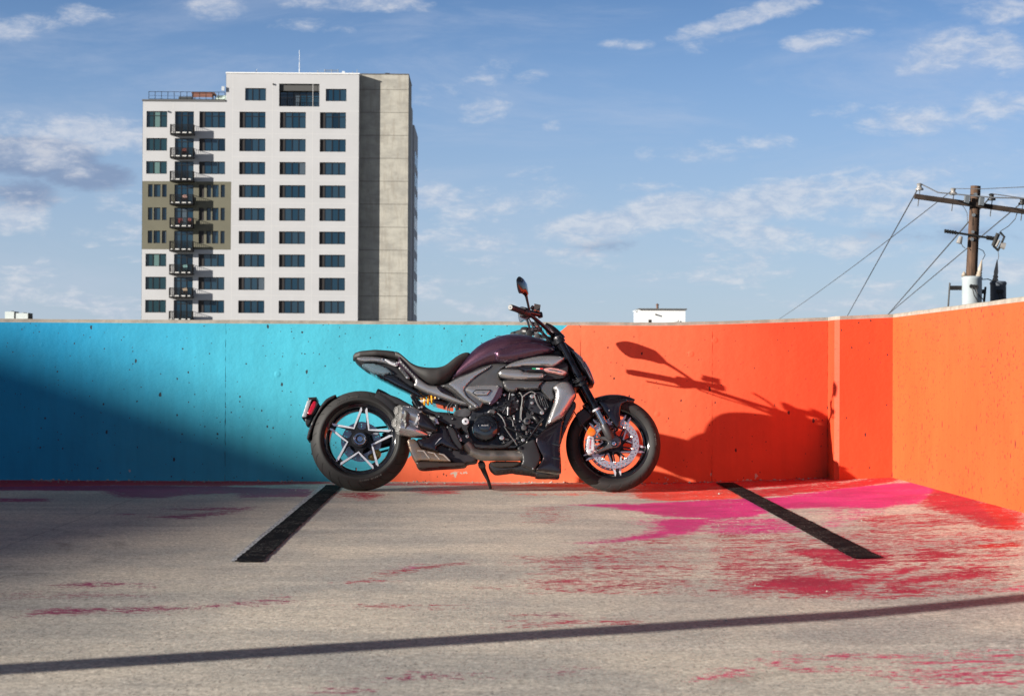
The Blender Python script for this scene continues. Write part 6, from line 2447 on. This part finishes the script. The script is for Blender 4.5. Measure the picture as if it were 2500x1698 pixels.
v, f = plate_geo(poly, -1.0, .03, .006, 0, h=.006)
ep = link_mesh('silencer_end_plate', EM(v), f, mk('end_plate_grey', (.085, .085, .082), .5, .4), bike, 40)
m_tip = mk('tip_ring_metal', (.30, .30, .29), .4, .7)
m_soot = mk('bore_soot', (.15, .147, .143), .55, .5)
for (u, v_, rv) in ((506, 712, 39), (546, 765, 42), (484, 830, 39), (523, 878, 42)):
    ca, cb = EP(B_((u, v_))[0])
    r_ = rv * CU
    for nm, prof, mt in (('tailpipe_ring', [(-.001, r_ * 1.0), (.006, r_ * .96), (.006, r_ * .86), (-.002, r_ * .80), (-.002, r_ * .9)], m_tip),
                         ('tailpipe_bore', [(.0015, r_ * .84), (.001, r_ * .5), (.0008, 0)], m_soot)):
        vs = []
        for (off, rr_) in prof:
            for k in range(28):
                an = 2 * math.pi * k / 28
                vs.append((ca + math.cos(an) * rr_, -1 - off, cb + math.sin(an) * rr_))
        n_ = len(prof)
        fs = [(i * 28 + k, i * 28 + (k + 1) % 28, ((i + 1) % n_) * 28 + (k + 1) % 28, ((i + 1) % n_) * 28 + k) for i in range(n_ if nm == 'tailpipe_ring' else n_ - 1) for k in range(28)]
        link_mesh(nm, EM(vs), fs, mt, ep, 40)

# ---------------------------------------------------------------- plate holder
hx = rc.x
nose = A_((395, 562), (380, 562), (330, 585), (290, 610), (230, 690), (170, 800), (130, 900), (112, 980), (118, 994), (135, 990), (150, 950), (168, 890), (205, 790), (262, 695), (320, 630), (392, 590))
panel('rear_mudguard', nose, -.085, .17, .01, m_blk, ck=1, mirror=False)
panel('plate_holder', A_((126, 590), (208, 585), (204, 606), (165, 615), (150, 650), (115, 785), (66, 784), (64, 776), (100, 775), (135, 640), (128, 612)), -.088, .176, .003, m_blk, ck=0, mirror=False)
panel('number_plate', A_((118, 622), (158, 612), (106, 776), (68, 778)), -.090, .18, .002, mk('plate_back_silver', (.34, .36, .39), .4, .3), ck=0, mirror=False)
panel('reflector_frame', A_((160, 622), (202, 605), (240, 660), (235, 690), (180, 765), (110, 778), (150, 650)), -.070, .14, .006, m_blk, ck=1, mirror=False)
panel('rear_reflector', A_((172, 632), (190, 624), (204, 632), (206, 660), (166, 748), (150, 756), (126, 752), (120, 738)), -.098, .012, .004, m_ref, ck=1, mirror=False)
panel('plate_bracket', A_((95, 785), (160, 770), (195, 690), (250, 660), (235, 700), (170, 790), (130, 862), (106, 858), (98, 820)), -.045, .09, .006, m_blk, ck=1, mirror=False)

# ---------------------------------------------------------------- side stand (left side, far from the camera)
def ys(v):
    return .09 + .14 * (v - 1210) / 270


tube('side_stand', [Q3(C_((u, v))[0], ys(v)) for u, v in ((528, 1205), (560, 1290), (600, 1390), (622, 1462))], [.014, .013, .011, .010], m_blk)
tube('stand_spring', [Q3(C_((u, v))[0], ys(v)) for u, v in ((510, 1240), (560, 1340), (585, 1380))], .0045, m_blkm)
foot = Q3(C_((630, 1474))[0], ys(1474))
G().obox(foot, (1, 0, 0), (0, math.cos(LEAN), -math.sin(LEAN)), (0, math.sin(LEAN), math.cos(LEAN)), (.014, .022, .004)).build('stand_foot', m_blk, bike, smooth=0)
panel('stand_bracket', C_((500, 1215), (560, 1205), (575, 1240), (545, 1250), (510, 1245)), .06 * -1, .15, .004, m_eng2, ck=0, mirror=False)

# ---------------------------------------------------------------- handlebar, controls, mirrors
PIV = Q3(E_((900, 860))[0], 0)
TURN = R(-1.5)
NRM = Vector((-math.sin(TURN), math.cos(TURN), 0))


def far(v):
    """the same point on the other (left) bar: reflected in the turned steering plane"""
    v = Vector(v)
    return v - NRM * (2 * (v - PIV).dot(NRM))


def both(fn):
    for side in (0, 1):
        fn((lambda v: Vector(v)) if side == 0 else far)


def E3(u, v, y):
    return Q3(E_((u, v))[0], y)


def bars(T):
    tube('handlebar', [T(p) for p in (E3(900, 862, -.015), E3(860, 800, -.10), E3(760, 700, -.20), E3(660, 615, -.27), E3(600, 570, -.31), E3(480, 525, -.35), E3(385, 488, -.41))], .0115, m_blkm, n=16)
    g_ = tube('grip', [T(p) for p in (E3(520, 540, -.335), E3(470, 515, -.36), E3(400, 488, -.42), E3(352, 474, -.455))], [.0200, .0190, .0185, .0195], m_rubber, n=20)
    tube('bar_end_weight', [T(p) for p in (E3(370, 480, -.446), E3(345, 472, -.47))], [.0175, .0150], m_blk, n=20)
    tube('bar_end_bolt', [T(p) for p in (E3(347, 474, -.468), E3(344, 472, -.4725))], .0045, m_eng2, n=16)
    # switch housing and master cylinder
    q0, q1 = E3(500, 525, -.335), E3(575, 560, -.30)
    tube('switch_housing', [T(q0), T(q0.lerp(q1, .5)), T(q1)], [.030, .034, .026], m_blk, n=18)
    a, b_ = E3(560, 530, -.31), E3(740, 570, -.24)
    tube('master_cylinder', [T(a), T(b_)], [.016, .017], m_dark_p, n=14)
    tube('cylinder_clamp', [T(E3(720, 545, -.245)), T(E3(735, 600, -.25))], [.018, .016], m_blkm, n=12)
    # reservoir box
    c0 = E3(692, 485, -.26)
    vs = []
    ax1 = (E3(745, 462, -.26) - E3(645, 440, -.26)).normalized()
    g = G()
    g.obox(T(c0), T(c0 + ax1) - T(c0), T(c0 + Vector((0, 1, 0))) - T(c0), T(c0 + Vector((.1, 0, 1)).normalized()) - T(c0), (.0185, .020, .0155))
    g.obox(T(c0 + Vector((.001, 0, .0175))), T(c0 + ax1) - T(c0), T(c0 + Vector((0, 1, 0))) - T(c0), T(c0 + Vector((.1, 0, 1)).normalized()) - T(c0), (.0200, .0215, .004))
    g.build('fluid_reservoir', mk('reservoir_smoke', (.05, .045, .042), .2, coat=.5) if 'reservoir_smoke' not in bpy.data.materials else bpy.data.materials['reservoir_smoke'], bike, smooth=20)
    tube('reservoir_neck', [T(E3(620, 470, -.27)), T(E3(650, 490, -.26))], .014, m_blkm, n=12)
    # lever, running out ahead of the grip and below it
    tube('brake_lever', [T(p) for p in (E3(600, 580, -.285), E3(540, 615, -.33), E3(500, 605, -.37), E3(462, 580, -.44))], [.008, .0075, .006, .006], m_alu if 0 else m_eng2, n=10, flat=.7)
    tube('lever_pivot', [T(E3(575, 565, -.29)), T(E3(590, 610, -.28))], .013, m_blkm, n=12)
    # riser and clamp
    tube('bar_riser', [T(p) for p in (E3(1000, 895, -.055), E3(950, 830, -.055), E3(880, 745, -.05), E3(800, 688, -.05))], [.034, .030, .022, .012], m_dark_p, n=18, flat=.8)
    tube('clutch_cable' if T is far else 'brake_line', [T(p) for p in (E3(650, 600, -.25), E3(690, 680, -.21), E3(760, 790, -.13), E3(840, 870, -.08), E3(880, 940, -.05))], .0052, m_hose, n=10)
    tube('throttle_cable', [T(p) for p in (E3(585, 620, -.29), E3(640, 700, -.22), E3(720, 770, -.15), E3(820, 880, -.09), E3(860, 940, -.06))], .0040, m_hose, n=8)
    # mirror: stem and shell
    tube('mirror_stem', [T(p) for p in (E3(592, 525, -.30), E3(582, 470, -.315), E3(562, 380, -.345), E3(548, 320, -.37), E3(540, 290, -.385))], [.008, .0075, .0075, .010, .012], m_blk, n=12)
    out = [(455, 75), (482, 92), (502, 118), (535, 165), (545, 215), (558, 290), (556, 320), (540, 338), (515, 312), (490, 296), (456, 296), (440, 250), (430, 200), (422, 122), (435, 95)]
    out = [tuple(v) for v in chaikin(out, 1)]
    vs = []
    n = len(out)
    cu = sum(p_[0] for p_ in out) / n
    cv = sum(p_[1] for p_ in out) / n

    def mp(u, v, off):
        k = (560 - u) / 138.0
        p_ = E3(u, v, -.37 - .135 * k)
        return p_ + Vector((off, -off * .25, 0))
    rings = [(1.0, 0.0), (1.0, .006), (.86, .016), (.5, .022), (.12, .024)]
    for s_, off in rings:
        for (u, v) in out:
            vs.append(T(mp(cu + (u - cu) * s_, cv + (v - cv) * s_, off)))
    fs = [tuple(range(n))]
    for i in range(len(rings) - 1):
        for k in range(n):
            fs.append((i * n + k, i * n + (k + 1) % n, (i + 1) * n + (k + 1) % n, (i + 1) * n + k))
    fs.append(tuple((len(rings) - 1) * n + k for k in range(n)))
    sh = link_mesh('mirror', vs, fs, m_gloss, bike, 50)
    gl = [T(mp(cu + (u - cu) * .9, cv + (v - cv) * .9, -.001)) for (u, v) in out]
    link_mesh('mirror_glass', gl + [p_ + Vector((.0008, 0, 0)) for p_ in gl], [tuple(range(n)), tuple(range(n, 2 * n))], mk('mirror_glass_grey', (.30, .32, .34), .12, .9) if 'mirror_glass_grey' not in bpy.data.materials else bpy.data.materials['mirror_glass_grey'], sh, 0)


both(bars)
panel('instrument_display', E_((800, 720), (838, 705), (900, 760), (880, 800), (820, 770)), -.06, .12, .006, m_gloss, ck=1, mirror=False)
tube('clutch_hose', [Q3(p, y) for p, y in zip(E_((600, 650), (640, 720), (625, 800), (690, 800), (745, 850)), (.10, .06, .03, .0, -.02))], .006, m_hose)
knob('ignition_lock', E_((690, 845))[0], 30, .02, -.03, m_eng2, None, 16, .3)
knob('tank_front_clip', E_((590, 800))[0], 34, .05, 0.0, m_blk, None, 16, .3)
# inner dark mass so no daylight shows through the middle
panel('inner_light_block', C_((480, 560), (700, 300), (1200, 160), (1330, 180), (1380, 430), (1300, 620), (1200, 560), (760, 520), (560, 700)), -.095, .19, .01, m_blk, ck=0, mirror=False)
panel('airbox', C_((1200, 150), (1290, 120), (1350, 200), (1400, 420), (1300, 440), (1240, 300)), -.06, .12, .01, m_blk, ck=0, mirror=False)
